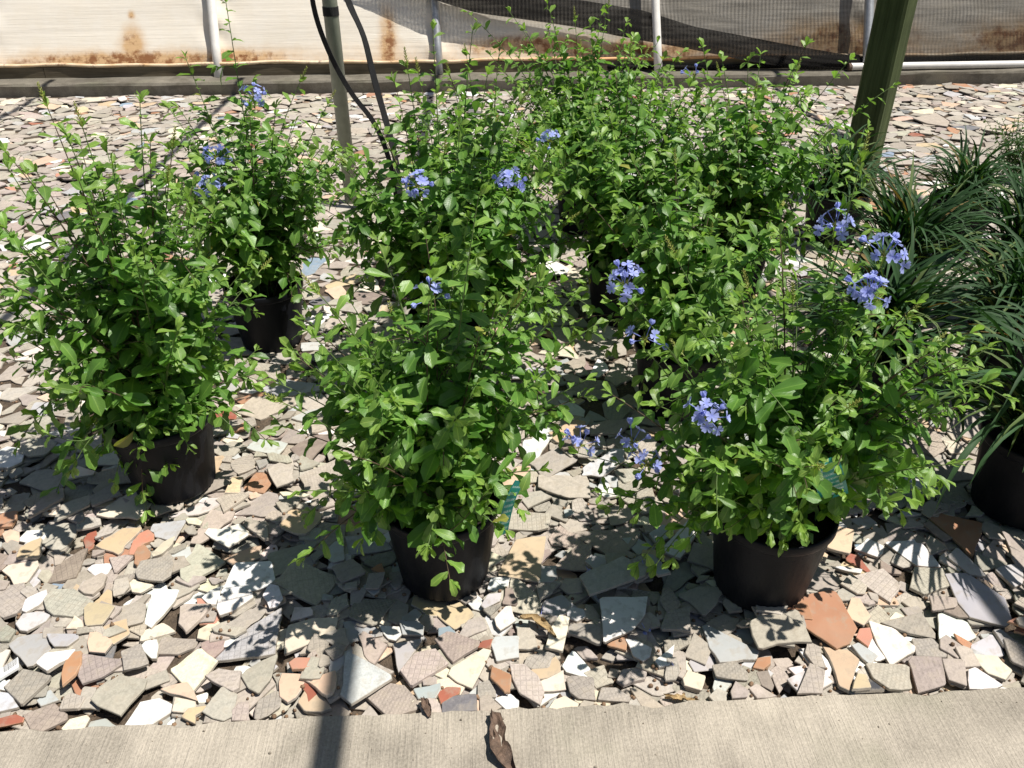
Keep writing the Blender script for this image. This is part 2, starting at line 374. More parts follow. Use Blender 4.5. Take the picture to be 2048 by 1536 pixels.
def inside(P, X, Y):
    Q = np.roll(P, 1, 0); x1, y1, x2, y2 = P[:, 0, None], P[:, 1, None], Q[:, 0, None], Q[:, 1, None]
    s = (x2-x1)/np.where(np.abs(y2-y1) < 1e-9, 1e-9, y2-y1); xf, yf = X.ravel()[None], Y.ravel()[None]
    return ((((y1 > yf) != (y2 > yf)) & (xf < s*(yf-y1)+x1)).sum(0) % 2 == 1).reshape(X.shape)
def drop(P, kind, pat, thick, max_tilt, limit, name=None, lift=0.0, tilt_noise=0.03):
    """rest polygon P (metres) on the height map; refuse if it covers too much of what lies there already"""
    x0, y0 = P.min(0); x1, y1 = P.max(0)
    i0, i1 = int((x0-HX0)/CELL), int((x1-HX0)/CELL)+1; j0, j1 = int((y0-Y0)/CELL), int((y1-Y0)/CELL)+1
    if i0 < 0 or j0 < 0 or i1 >= NX or j1 >= NY: return False
    X, Y = np.meshgrid(HX0+(np.arange(i0, i1)+.5)*CELL, Y0+(np.arange(j0, j1)+.5)*CELL)
    m = inside(P, X, Y); cnt = m.sum()
    if cnt < 3: return False
    occ = OCC[j0:j1, i0:i1]
    if limit is not None and (occ & m).sum() > limit*cnt: return False
    h = H[j0:j1, i0:i1][m]; cx, cy = P.mean(0); xs, ys = X[m]-cx, Y[m]-cy
    A = np.stack([xs, ys, np.ones_like(xs)], 1)
    N_ = A.T@A+np.diag([1e-5, 1e-5, 0]); a, b, c = np.linalg.solve(N_, A.T@h)
    a += rng.normal(0, tilt_noise); b += rng.normal(0, tilt_noise)
    s = math.hypot(a, b); mt = math.tan(math.radians(max_tilt))
    if s > mt: a, b = a*mt/s, b*mt/s
    res = h-(a*xs+b*ys); c = np.quantile(res, 0.80)+lift
    pl = (a*xs+b*ys+c+thick)
    hh = H[j0:j1, i0:i1]; hh[m] = np.maximum(hh[m], pl); occ[m] = True
    shards.append(dict(P=P, a=a, b=b, c=c, cx=cx, cy=cy, t=thick, kind=kind, pat=pat, name=name))
    return True
def rand_poly(size):
    # a rectangle cut by random cracks
    asp = rng.uniform(0.55, 1.0); P = np.array([(-1, -asp), (1, -asp), (1, asp), (-1, asp)], float)*size*0.62
    for _ in range(rng.integers(2, 5)):
        th = rng.uniform(0, 2*math.pi); n = np.array([math.cos(th), math.sin(th)]); d = size*rng.uniform(0.2, 0.5)
        s = P@n-d; Q = []
        for i in range(len(P)):
            j = (i+1) % len(P)
            if s[i] <= 0: Q.append(P[i])
            if s[i]*s[j] < 0: Q.append(P[i]+(P[j]-P[i])*s[i]/(s[i]-s[j]))
        if len(Q) >= 3: P = np.array(Q)
    keep = [i for i in range(len(P)) if np.linalg.norm(P[i]-P[i-1]) > size*0.06]
    P = P[keep] if len(keep) >= 3 else P
    th = rng.uniform(0, 2*math.pi); c, s = math.cos(th), math.sin(th)
    P = P@np.array([[c, s], [-s, c]]); P = P-P.mean(0)
    return P
LIB = {}
for _sz in (0.04, 0.06, 0.085, 0.12): LIB[_sz] = [jag(rand_poly(_sz), _sz*0.028)/_sz for _ in range(220)]
def lib_poly(size):
    L = LIB[min(LIB, key=lambda s: abs(s-size))]; P = L[int(rng.random()*len(L))]*size; th = rng.random()*6.2832; c, s = math.cos(th), math.sin(th)
    if rng.random() < .5: P = P*np.array([-1, 1])
    return P@np.array([[c, s], [-s, c]])
KINDS = list('twclbposrmkgqu'); KP = np.array([80, 3.4, 3.4, 7, 2.6, 1.5, 1.1, .7, .5, 2, .2, .4, 1.3, .3]); KP /= KP.sum(); KC = np.cumsum(KP)
def rand_kind():
    k = KINDS[min(len(KINDS)-1, int(np.searchsorted(KC, rng.random())))]
    if k in GLAZED: return k, (4 if rng.random() < .75 else 0)
    return k, (0, 1, 2, 3)[int(np.searchsorted((.62, .84, .94), rng.random()))]
def in_view(x, y, margin): return -0.48-margin-0.468*y < x < 0.51+margin+0.583*y
def scatter(n, lo, hi, limit, tilt, ymax=None, noise=0.03):
    k = 0; sizes = np.sort(rng.uniform(lo**.5, hi**.5, n)**2)[::-1]
    u = rng.random(n); v = rng.random(n); ym = ymax or Y1
    for i in range(n):
        y = math.sqrt(Y0**2+(ym**2-Y0**2)*u[i]) if ymax is None else Y0+(ym-Y0)*u[i]
        xl, xr = -1.55-0.468*y, 1.35+0.583*y; x = xl+(xr-xl)*v[i]
        if limit is not None:
            ii, jj, e = int((x-HX0)/CELL), int((y-Y0)/CELL), max(1, int(sizes[i]*.28/CELL))
            if jj+e >= NY or jj-e < 0: continue
            if int(OCC[jj, ii])+int(OCC[jj+e, ii])+int(OCC[jj-e, ii])+int(OCC[jj, ii+e])+int(OCC[jj, ii-e]) > (0 if limit < .2 else 1): continue
        P = lib_poly(sizes[i]); P = P+np.array([x, y])
        P[:, 1] = np.clip(P[:, 1], Y0+.002, Y1-.004)
        kk, pt = rand_kind()
        k += drop(P, kk, pt, rng.uniform(0.0045, 0.008), tilt, limit, tilt_noise=noise)
    return k
scatter(3000, 0.07, 0.12, None, 3, noise=.015); scatter(1900, 0.05, 0.09, None, 3.5, ymax=2.2, noise=.015)               # buried layer
OCC[:] = False
# shards that can be recognised in the photograph: (crop origin, [kind, pattern, outline in crop pixels])
K_ = 2.866
TRACED = {(0, 1000): """w4 820,690 850,560 940,500 1025,500 1000,560 930,640 860,712|w4 1260,540 1335,365 1350,345 1555,335 1585,480 1400,535|w4 1150,545 1200,500 1275,475 1250,560 1235,590 1190,585
w4 1240,625 1255,560 1300,545 1450,540 1455,570 1340,640 1260,665|w4 1505,555 1545,490 1600,500 1625,570 1590,615 1545,625|c4 5,395 60,350 215,340 220,370 150,460 75,480 50,430|b4 95,345 120,285 180,250 245,225 240,310 215,340
w4 110,215 150,170 230,165 275,190 255,225 180,250 110,235|o4 0,110 105,68 100,110 70,160 0,180|p4 10,190 60,165 110,180 110,230 80,245 30,240|r4 465,200 490,165 540,140 550,180 520,240 480,265|s4 735,310 760,230 800,185 850,165 885,195 880,230 820,250 770,310
o4 770,310 790,270 830,255 865,300 860,330 790,380 770,370|w4 490,380 520,350 625,335 640,350 610,400 550,425|t0 350,490 395,430 480,385 550,425 545,450 440,515 390,515|t0 458,535 500,485 590,435 620,450 600,510 540,565 490,560
t2 775,420 810,360 900,345 970,330 1000,370 980,440 930,470 790,455|c4 735,460 760,440 880,470 800,515 750,510|c4 870,325 940,250 1010,215 990,270 930,325 880,340|t1 255,590 300,530 430,525 540,590 530,630 440,680 310,670 270,640
b4 490,640 520,610 640,625 670,640 600,745 500,750|b4 520,580 560,540 610,490 635,500 635,590 590,605 545,600|t0 640,695 700,600 800,570 835,590 820,690 710,722|w4 125,640 150,575 275,525 280,565 230,610 150,650|l4 85,705 130,650 240,635 290,655 260,690 150,745 110,740
t1 0,530 60,490 140,470 150,580 90,640 5,670|l4 45,830 105,785 265,765 300,860 190,950 155,955|l4 275,790 460,795 465,820 400,870 320,870|p4 520,895 510,850 525,790 570,785 650,825 655,845 610,900|w4 785,835 830,795 895,785 905,820 890,890 860,890
t0 1020,700 1030,605 1060,590 1215,595 1170,660 1065,755|c4 1120,765 1130,715 1230,660 1255,680 1220,760 1190,785|l1 1215,910 1440,710 1615,610 1600,700 1575,870 1400,890|m0 1145,800 1190,785 1285,790 1275,840 1180,910 1150,880|w4 1325,960 1345,925 1400,920 1475,945 1460,985 1390,1005 1335,995
c4 1625,870 1635,730 1650,700 1790,665 1940,665 1920,760|w4 215,960 270,905 450,885 400,940 280,1005|o4 360,1020 375,965 415,900 480,890 475,960 440,1020 365,1080|t1 450,1020 480,900 700,930 705,960 590,1030 475,1065|t1 15,1060 130,960 290,1005 280,1030 120,1170
t0 520,1150 560,1090 690,1010 845,1030 830,1080 690,1235 560,1185|w4 695,1260 790,1120 900,1100 1000,1155 990,1180 790,1325 720,1290|c4 980,1205 1000,1120 1120,1150 1125,1180 1060,1215|p4 915,1075 1000,1045 1070,1030 1120,1110 1135,1150 1040,1115
b4 1035,1240 1080,1190 1180,1175 1200,1180 1120,1230 1115,1290|t3 1180,1030 1260,990 1390,1010 1380,1110 1340,1130 1230,1070|t0 1390,1040 1420,1000 1600,900 1560,1050 1490,1140 1430,1110|t1 1455,1250 1480,1150 1580,1100 1620,1110 1610,1190 1540,1240 1470,1275
p4 1600,1060 1620,1010 1740,1010 1750,1050 1700,1140 1650,1170 1605,1140|b4 1705,1160 1755,1085 1810,1085 1880,1160 1900,1195 1840,1215 1745,1210|p4 1530,1270 1620,1220 1720,1240 1720,1270 1640,1285|l4 470,1290 500,1230 590,1210 670,1265 650,1310 560,1325
c0 330,1270 380,1215 480,1190 500,1210 430,1325 360,1300|t1 115,1205 300,1130 370,1190 370,1220 170,1325|r4 0,1245 80,1205 130,1225 120,1250 0,1300|l4 0,1060 60,1090 100,1170 0,1215|s4 1660,960 1700,930 1790,935 1820,980 1740,1000 1680,1000|l4 1635,900 1740,880 1755,920 1690,940 1660,985 1640,960
b4 1610,150 1660,70 1780,55 1850,90 1840,130 1760,215 1700,215 1610,175|t1 1740,235 1840,120 1980,130 1975,220 1880,290 1790,280""",
(700, 1000): """b4 840,430 950,215 1030,200 1125,195 1120,240 1095,450 1075,475|l4 1095,375 1185,370 1190,440 1160,470 1080,480|w4 785,510 810,440 920,445 905,490 860,535|w4 1780,310 1940,130 1990,210 1890,360 1800,330|l4 1555,240 1630,225 1730,275 1650,340|l4 1710,220 1790,165 1860,185 1850,225 1750,275
l4 1345,370 1380,335 1470,360 1480,385 1400,420|l4 1690,370 1730,370 1835,470 1760,490 1710,440|t0 1310,470 1560,370 1690,440 1690,480 1370,580|w4 1425,570 1705,570 1690,680 1620,770 1450,850|l4 750,610 790,550 870,545 860,590 770,630|l4 1240,640 1270,610 1340,625 1355,670 1300,700 1245,680
c4 1120,850 1150,740 1200,670 1260,680 1250,740 1220,870|m0 870,610 890,520 930,515 960,600 950,615|w4 165,710 290,715 300,760 260,800 215,790|l4 280,690 390,690 425,720 420,770 300,770|l4 240,800 425,775 275,965|t2 485,800 560,750 745,810 740,840 590,940|t1 285,970 370,870 490,850 565,940 350,1065
c4 560,1000 580,960 790,835 810,865 700,1075 610,1040|l4 805,825 830,785 970,775 970,900 840,930|b4 1000,970 1180,880 1205,910 1210,960 1130,1000 1060,1010|w4 1215,920 1280,820 1390,940 1390,985 1240,955|c4 1090,1010 1200,960 1225,950 1240,1060 1100,1070|t1 915,950 1000,945 1080,1010 1115,1100 1090,1175 970,1110 930,1030
t1 1240,1010 1270,990 1400,1000 1410,1140 1310,1130 1260,1090|w4 820,1110 920,1080 970,1115 965,1190 910,1190|r4 500,1105 555,1070 635,1075 625,1110 520,1165|g0 525,1160 600,1120 725,1115 730,1240 525,1250|t0 740,1120 800,1110 870,1180 830,1225 745,1215|t2 90,1110 230,1030 310,1045 405,1150 390,1190 215,1230
t0 45,1210 110,1130 185,1240 100,1255|c4 1130,1200 1170,1130 1230,1105 1315,1150 1300,1190 1170,1215|w4 1575,800 1640,810 1730,860 1720,910 1680,935 1620,900|w4 1745,930 1860,835 1850,900 1830,960 1770,970|t1 1530,1010 1560,950 1680,935 1705,970 1690,1010 1570,1040|t2 1420,1140 1440,1065 1530,1065 1610,1120 1600,1150
t0 1605,1050 1660,1055 1830,1165 1820,1190 1690,1190|c4 1900,1020 1920,980 2000,965 2006,1080 1930,1060|l4 360,1080 520,1050 520,1090 490,1140 390,1140|t1 1775,750 1810,650 1950,620 1950,770""",
(1348, 1000): """o4 590,655 700,590 880,548 920,555 990,670 1045,760 1005,845 925,878 800,800|p4 985,650 1010,575 1060,580 1125,680 1085,730 1000,690|s4 1040,800 1060,745 1120,740 1135,800 1110,860|b4 850,850 1000,875 1060,930 1020,1050 1000,1110 940,1080 905,960|q4 1110,700 1260,740 1385,840 1380,870 1240,955 1160,830
l4 1010,850 1050,835 1165,910 1120,960 1070,920|t3 1180,710 1420,640 1500,760 1500,790 1350,765|w4 1515,640 1560,630 1690,690 1745,770 1700,790 1530,795|l4 1550,425 1680,415 1900,560 1940,700 1900,730 1690,680 1625,600|t1 1355,490 1380,375 1540,390 1585,490 1440,535|t1 1015,440 1200,385 1305,480 1240,595
t0 735,500 800,370 960,470 950,515 850,550|t1 945,510 1000,440 1100,520 1085,570 1040,570|w4 1205,230 1385,205 1440,240 1535,370 1390,365|o4 1460,110 1500,75 1770,125 1765,190 1715,320|p4 835,245 870,150 1030,190 1010,320 880,290|w4 1035,275 1110,215 1205,260 1200,300 1170,320|p4 805,340 820,265 885,310 870,345
w4 920,370 940,360 1085,385 1075,410|l4 160,720 185,710 490,870 470,920 260,940 200,850|o4 450,965 480,905 555,895 555,935 510,975|t2 555,950 590,925 650,930 670,1010 610,1080 580,1020|t2 215,950 350,930 425,1000 420,1045 240,1015|t1 745,890 760,815 830,850 870,980 800,970|t1 700,1130 770,960 860,1000 850,1140
t0 425,1090 470,1060 590,1130 550,1195 480,1160|l4 565,1165 650,1065 705,1160 640,1170|t2 1085,965 1340,965 1380,1150 1250,1160 1130,1050|t3 1340,930 1360,900 1530,910 1560,1060 1400,1105|t0 1530,920 1660,930 1675,1080 1570,1040|c4 1685,890 1850,900 1940,980 1900,1035 1790,1000|w4 1680,985 1720,970 1885,1070 1860,1105 1690,1095
l4 1690,820 1830,750 1910,870 1800,895|l4 1830,745 1870,740 1985,830 1960,855 1890,830|k4 1050,1155 1110,1050 1225,1160 1140,1185|b4 1010,1120 1040,1030 1090,1040 1125,1130 1060,1145|t2 1360,790 1480,790 1565,885 1560,905 1390,890|c4 50,1020 80,970 185,1000 160,1085 60,1060|m0 470,985 540,975 575,1060 560,1090 500,1060
t0 320,1110 350,1050 430,1110 430,1185 340,1180|t0 200,1110 250,1065 315,1090 310,1180 250,1180|l4 1840,390 1880,370 2000,350 2000,480 1950,500|l4 1560,330 1620,270 1800,440 1690,430"""}
LABELLED = {'o4 590': 'large terracotta tile shard with pale chipped edge', 'w4 1425': 'large square-cornered white tile shard dappled with leaf shadow', 'g0 525': 'speckled dark granite-look shard at the concrete edge',
            'k4 1050': 'near-black slate shard at the concrete edge', 'l4 1550': 'large blue-grey tile shard crossed by a shadow', 'b4 840': 'large tan tile shard beside the middle pot', 'o4 1460': 'terracotta shard striped by grass shadows', 'w4 1260': 'large white tile corner dappled by leaf shadows'}
for (ox, oy), txt in TRACED.items():
    for ent in txt.replace('\n', '|').split('|'):
        k = ent.split(); P = np.array([[float(v) for v in q.split(',')] for q in k[1:]])/K_+np.array([ox, oy])
        G = np.array([on_z(x, y, 0.006)[:2] for x, y in P])
        G[:, 1] = np.clip(G[:, 1], Y0+.003, Y1)
        if ox == 0:                              # outlines cut by the picture's edge go on beyond it
            G[P[:, 0] < 1, 0] -= 0.05
        lab = next((v for q, v in LABELLED.items() if ent.startswith(q)), None)
        drop(jag(G, 0.0012), k[0][0], int(k[0][1]), rng.uniform(0.007, 0.0095), 3.5, None, name=lab or 'traced', tilt_noise=0.012)
for ent in ('w4 20,489 68,461 113,475 68,502', 'w4 1638,352 1669,348 1679,362 1676,376 1649,372', 'u4 1756,304 1789,297 1789,308 1761,309', 'l4 1837,311 1871,301 1876,318 1854,323', 't0 1826,232 1874,220 1900,239 1895,251 1854,244',
            't0 1869,294 1926,287 1946,297 1915,306 1878,304', 't0 1936,335 1950,321 1984,337 1977,345 1943,345', 'w4 1045,870 1098,838 1112,852 1085,890 1068,930 1046,920', 't1 1100,660 1135,645 1172,655 1165,672 1120,676', 'p4 1055,665 1082,660 1085,675 1062,680'):
    k = ent.split(); G = np.array([on_z(*map(float, v.split(',')), 0.006)[:2] for v in k[1:]]); drop(jag(G, .0012), k[0][0], int(k[0][1]), .008, 4, None, name='traced', tilt_noise=.012)
TR_N = len(shards)
for lo, hi, n, lim in ((0.105, 0.15, 2000, 0.10), (0.07, 0.105, 19000, 0.14), (0.042, 0.07, 50000, 0.13)):
    scatter(n, lo, hi, lim, 8.5, noise=0.03)
scatter(6000, 0.028, 0.05, 0.15, 12, ymax=3.0, noise=0.05)

def ground_height(x, y, r=0.03):
    i, j = int((x-HX0)/CELL), int((y-Y0)/CELL); k = max(1, int(r/CELL))
    if j < 0 or j >= NY: return 0.0
    return float(np.quantile(H[max(0, j-k):j+k+1, i-k:i+k+1], 0.8))

def shard_geometry(s):
    P = s['P']; n = len(P); area = 0.5*np.sum(P[:, 0]*np.roll(P[:, 1], -1)-P[:, 1]*np.roll(P[:, 0], -1))
    if area < 0: P = P[::-1]
    c = P.mean(0); d = P-c; L = np.linalg.norm(d, axis=1, keepdims=True)
    ins = c+d*np.maximum(0.5, 1-0.0014/L); low = c+d*np.maximum(0.5, 1-rng.uniform(-.0012, .002)/L)
    def z(Q, o): return s['a']*(Q[:, 0]-s['cx'])+s['b']*(Q[:, 1]-s['cy'])+s['c']+o
    t = s['t']
    V = np.vstack([np.c_[ins, z(ins, t)], np.c_[P, z(P, t-0.0012)], np.c_[low, z(low, 0)]])
    F = [tuple(range(n))]+[(n+i, n+(i+1) % n, (i+1) % n, i) for i in range(n)]+[(2*n+i, 2*n+(i+1) % n, n+(i+1) % n, n+i) for i in range(n)]
    base = np.array(TINTS[s['kind']]); v = rng.uniform(0.80, 1.14) if s['kind'] in 'tmlg' else rng.uniform(0.9, 1.05)
    hue = 1+rng.normal(0, 0.025, 3); top = np.clip(base*v*hue, 0, .86)
    body = top*0.9 if s['kind'] in 'tmg' else (np.array((0.50, 0.30, 0.18)) if s['kind'] in 'ors' else np.array((0.50, 0.45, 0.38)))*rng.uniform(.8, 1.1)
    ft = np.tile(body, (2*n+1, 1)); ft[0] = top; ft[1:n+1] = top*0.5+body*0.5
    fp = np.zeros(2*n+1); fp[0] = s['pat']
    th = rng.uniform(0, math.pi); uvv = (V[:, :2]-c)@np.array([[math.cos(th), -math.sin(th)], [math.sin(th), math.cos(th)]])+rng.uniform(0, .1, 2)
    return V, F, uvv, ft, fp
for s in shards: s['geo'] = shard_geometry(s)

# --- clay pebbles in the gaps of the near part
pv, pf = [], []
ICO_V = np.array([(0, 0, 1), (.894, 0, .447), (.276, .851, .447), (-.724, .526, .447), (-.724, -.526, .447), (.276, -.851, .447), (.724, .526, -.447), (-.276, .851, -.447), (-.894, 0, -.447), (-.276, -.851, -.447), (.724, -.526, -.447), (0, 0, -1)])
ICO_F = [(0, 1, 2), (0, 2, 3), (0, 3, 4), (0, 4, 5), (0, 5, 1), (1, 6, 2), (2, 7, 3), (3, 8, 4), (4, 9, 5), (5, 10, 1), (6, 7, 2), (7, 8, 3), (8, 9, 4), (9, 10, 5), (10, 6, 1), (11, 7, 6), (11, 8, 7), (11, 9, 8), (11, 10, 9), (11, 6, 10)]
cnt = 0
for _ in range(2500):
    y = Y0+0.01+rng.random()**1.6*1.6; x = rng.uniform(-0.6-.47*y, .7+.58*y)
    i, j = int((x-HX0)/CELL), int((y-Y0)/CELL)
    if OCC[j, i]: continue
    r = rng.uniform(0.0025, 0.0055); z = H[j, i]+r*.6
    pv.append(ICO_V*r*rng.uniform(.8, 1.2, 3)+np.array([x, y, z])); pf += [tuple(k+12*cnt for k in f) for f in ICO_F]; cnt += 1
if cnt: tag(obj('pebbles', np.vstack(pv), pf, M['pebble'], ground, smooth=True), kind='stuff')

# ------------------------------------------------------------------ concrete slab in front, kerb behind
xs = np.arange(-4.0, 4.6, 0.02); ed = np.cumsum(rng.normal(0, .0012, len(xs))); ed -= np.linspace(ed[0], ed[-1], len(xs)); ed = np.clip(ed*1.6, -.010, .008)+rng.normal(0, .0018, len(xs))-.012*np.exp(-((xs-.35)/.03)**2)-.010*np.exp(-((xs+.62)/.05)**2)-.009*np.exp(-((xs-.93)/.025)**2)
V, F = [], []
rows = [(-3.0, 0.012), (0.5, 0.012), (1.06, 0.012), (None, 0.010), (None, 0.002), (None, -0.12)]
for r, (yy, zz) in enumerate(rows):
    for x, e in zip(xs, ed):
        y = yy if yy is not None else Y0-0.006+e+(0.006 if r >= 4 else 0.0)
        V.append((x, y, zz))
n = len(xs); F = [(r*n+i, r*n+i+1, (r+1)*n+i+1, (r+1)*n+i) for r in range(len(rows)-1) for i in range(n-1)]
tag(obj('concrete_path', V, F, M['slab']), 'broom-finished tan concrete path along the bottom', kind='structure')
gv, gf, gc = [], [], 0
for _ in range(70):
    x = rng.uniform(-1.4, 1.6); y = Y0-.012-abs(rng.normal(0, .05)); r = .0008+.0026*rng.random()**3
    gv.append(ICO_V*r*rng.uniform(.5, 1.3, 3)+np.array([x, y, .012+r*.4])); gf += [tuple(k+12*gc for k in f) for f in ICO_F]; gc += 1
tag(obj('grit', np.vstack(gv), gf, M['grit'], bpy.data.objects['concrete_path']), kind='stuff')
mb = MB(); KX = np.arange(-9, 11.01, 0.25); kv = []
prof = [(Y1, -0.12), (Y1, 0.055), (Y1+.012, 0.07), (7.18, 0.075), (7.5, 0.075)]
for (y, z) in prof:
    for x in KX: kv.append((x, y+rng.normal(0, .003), z+(rng.normal(0, .003) if z > 0 else 0)))
n = len(KX)
tag(obj('kerb', kv, [(r*n+i, r*n+i+1, (r+1)*n+i+1, (r+1)*n+i) for r in range(len(prof)-1) for i in range(n-1)], M['kerb']), 'low dirty concrete kerb at the greenhouse foot', kind='structure')

# ------------------------------------------------------------------ greenhouse side wall
wb = empty('timber_baseboard', (0, 7.11, 0.07)); tag(wb, 'weathered timber board under the plastic film', 'board')
for a, b in ((-9.0, -3.42), (-3.415, 0.9), (0.905, 4.1), (4.105, 10.0)):
    q = MB(); q.box((a, -.02, 0.0), (b, .024, 0.085)); q.build('plank', M['board'], wb)
X = np.linspace(-9, 10, 380); Z = np.r_[np.linspace(0.135, 0.75, 34), np.linspace(0.8, 2.6, 12)]
fv = []
ph = rng.uniform(0, 6, 8)
for z in Z:
    for x in X:
        d = 0.012*math.sin(x*1.3+z*4+ph[2])+0.008*math.sin(x*3.1-z*7+ph[1])*math.sin(z*13+x*.7)
        for x0 in (-2.07, -0.28, 1.5, 3.22, -3.9, 5.0):     # pinched around the hoops
            d += 0.05*math.exp(-((x-x0-.05*(z-.1))/.10)**2)*math.sin(z*22+(x-x0)*14)
        fv.append((x, 7.135+d*.4+0.5*(z-.13), z))
n = len(X)
fs = empty('plastic_film_wall', (0, 0, 0)); tag(fs, 'rust-stained white plastic greenhouse film wall', 'plastic sheet')
obj('film', fv, [(r*n+i, r*n+i+1, (r+1)*n+i+1, (r+1)*n+i) for r in range(len(Z)-1) for i in range(n-1)], M['film'], fs, smooth=True)
q = MB(); xx = np.linspace(-9, 10, 160); q.tube(np.c_[xx, 7.10+.006*np.sin(xx*7), 0.165+.006*np.sin(xx*3.1)+.004*np.sin(xx*11)], 0.02, 8, flat=0.7); q.build('rolled_hem', M['hem'], fs, smooth=True)

# shade net hanging in front of the film on the right
def yz(px, py, y=7.05): return on_y(px, py, y)
low = [(700, -60), (871, 7), (953, 31), (1056, 44), (1158, 58), (1227, 72), (1295, 84), (1380, 98), (1502, 121), (1600, 136), (1720, 141), (2060, 138)]
upp = [(900, -60), (1010, -25), (1117, 0), (1193, 12), (1295, 28), (1392, 58), (1478, 73), (1587, 93), (1717, 114), (1800, 133), (2060, 137)]
def curve(pts, y, n):
    W = np.array([yz(a, b, y) for a, b in pts]); xq = np.linspace(W[0, 0], W[-1, 0]+4.5, n); return xq, np.interp(xq, W[:, 0], W[:, 2])
xq, zl = curve(low, 7.06, 120)
nv = []
for k in range(26):
    t = k/25
    for x, z in zip(xq, zl):
        zz = z+(2.4-z)*t**1.6; nv.append((x, 7.03+.5*max(0, zz-.13)+0.012*math.sin(x*5+zz*9)+0.008*math.sin(zz*34-x*3), zz))
n = len(xq)
sn = empty('shade_net', (0, 0, 0)); tag(sn, 'black knitted shade net hanging over the plastic film', 'shade net')
obj('net_sheet', nv, [(r*n+i, r*n+i+1, (r+1)*n+i+1, (r+1)*n+i) for r in range(25) for i in range(n-1)], M['net'], sn, smooth=True)
xl, zl2 = curve(low, 7.02, 110); xu, zu = curve(upp, 7.02, 110); xb = np.linspace(xl[0], yz(1800, 133, 7.02)[0], 110)
za, zb = np.interp(xb, xl, zl2), np.interp(xb, xu, zu); nv = []
for k in range(12):
    t = k/11
    for x, a, b in zip(xb, za, zb):
        b = max(b, a+.012); nv.append((x, 6.985+.5*max(0, a-.13+(b-a)*t)+0.004*math.sin(t*23+x*2.3+math.sin(x*3))-0.006*math.sin(t*math.pi)+rng.normal(0, .0015), a-.004+(b-a+.008)*t))
n = len(xb); obj('folded_band', nv, [(r*n+i, r*n+i+1, (r+1)*n+i+1, (r+1)*n+i) for r in range(11) for i in range(n-1)], M['net2'], sn, smooth=True)
# dark hem skirt in front of the board on the right
q = MB(); xx = np.linspace(1.1, 8, 60); q.tube(np.c_[xx, 7.055+.008*np.sin(xx*6), 0.105+.008*np.sin(xx*2.3)+.004*np.sin(xx*9)], 0.018, 7); q.build('net_hem', M['net2'], sn, smooth=True)

def pipe_thing(name, pts, r, mat, label, cat, group=None, n=14, cap_r=None):
    pts = np.asarray(pts, float); o = empty(name, pts[0]); q = MB(); q.tube(pts-pts[0], r, n); q.build('pipe', mat, o, smooth=True)
    for f in (o.children[0].data.polygons): f.use_smooth = len(f.vertices) == 4
    tag(o, label, cat, group); return o
def hoop(x0, y0, lean, mat, r, label, name='hoop_pipe'):
    pts = [(x0+lean*z, y0+0.5*z, 0.06+z) for z in np.linspace(0, 2.5, 12)]
    return pipe_thing(name, pts, r, mat, label, 'pipe', 'greenhouse hoop pipes')
hoop(-2.04, 7.052, -0.05, M['pipewhite'], 0.036, 'white hoop pipe before rust-stained film, leftmost of the four uprights')
hoop(-0.27, 7.055, -0.04, M['pipegrey'], 0.033, 'grey hoop pipe standing just left of the folded black net')
hoop(1.50, 6.94, -0.04, M['pipewhite'], 0.034, 'white hoop pipe crossing the folded black net')
hoop(3.21, 6.93, 0.02, M['pipegrey'], 0.037, 'grey hoop pipe half hidden behind the green post')
a, b = on_z(1683, 137, 0.105), on_z(2048, 131, 0.105)
pl = pipe_thing('loose_pipe', [(3.06, 6.96, 0.103), (3.08, 6.96, 0.105), (5.0, 6.97, 0.106), (7.4, 6.97, 0.106)], 0.029, M['pipewhite'], 'white pipe lying along the kerb behind the green post', 'pipe')
q = MB(); q.tube([(-0.004, 0, 0), (0.022, 0, 0.0)], 0.0305, 14); q.build('rusty_end', M['dead'], pl)
q = MB(); q.box((-.05, -.02, 0), (-.035, .02, .06)); q.box((.035, -.02, 0), (.05, .02, .06)); q.box((-.05, .0, 0.0), (.05, .02, .045))
o = q.build('bracket', M['clip']); c = on_z(1242, 152, 0.075); o.location = (c[0], 7.09, 0.074); tag(o, 'small grey bracket on the kerb beside the white hoop pipe', 'bracket')

# ------------------------------------------------------------------ pole, post, overhead frame
TOP = 2.65
pb = on_z(703, 400, 0.0)
pole = empty('steel_pole', (pb[0], pb[1], -0.03)); q = MB(); q.tube([(0, 0, 0), (0, 0, 1.2), (0, 0, TOP+.03)], 0.0355, 20); q.build('shaft', M['polegreen'], pole, smooth=True)
for f in pole.children[0].data.polygons: f.use_smooth = len(f.vertices) == 4
tag(pole, 'grey-green round steel pole with black straps hanging beside it', 'pole')
qb = on_z(1706, 400, 0.0)
post = empty('timber_post', (qb[0], qb[1], -0.03)); post.rotation_euler = (0, 0, math.radians(45.0))
s_ = 0.0725; ch = 0.012
prof = [(s_-ch, -s_), (s_, -s_+ch), (s_, s_-ch), (s_-ch, s_), (-s_+ch, s_), (-s_, s_-ch), (-s_, -s_+ch), (-s_+ch, -s_)]
V = [(x+rng.normal(0, .0008), y+rng.normal(0, .0008), z) for z in np.linspace(0, TOP, 10) for x, y in prof]
F = [(r*8+i, r*8+(i+1) % 8, (r+1)*8+(i+1) % 8, (r+1)*8+i) for r in range(9) for i in range(8)]+[tuple(72+i for i in range(8))]
obj('shaft', V, F, M['post'], post); tag(post, 'square timber post stained green with algae', 'post')
SH = TOP/math.tan(_el)
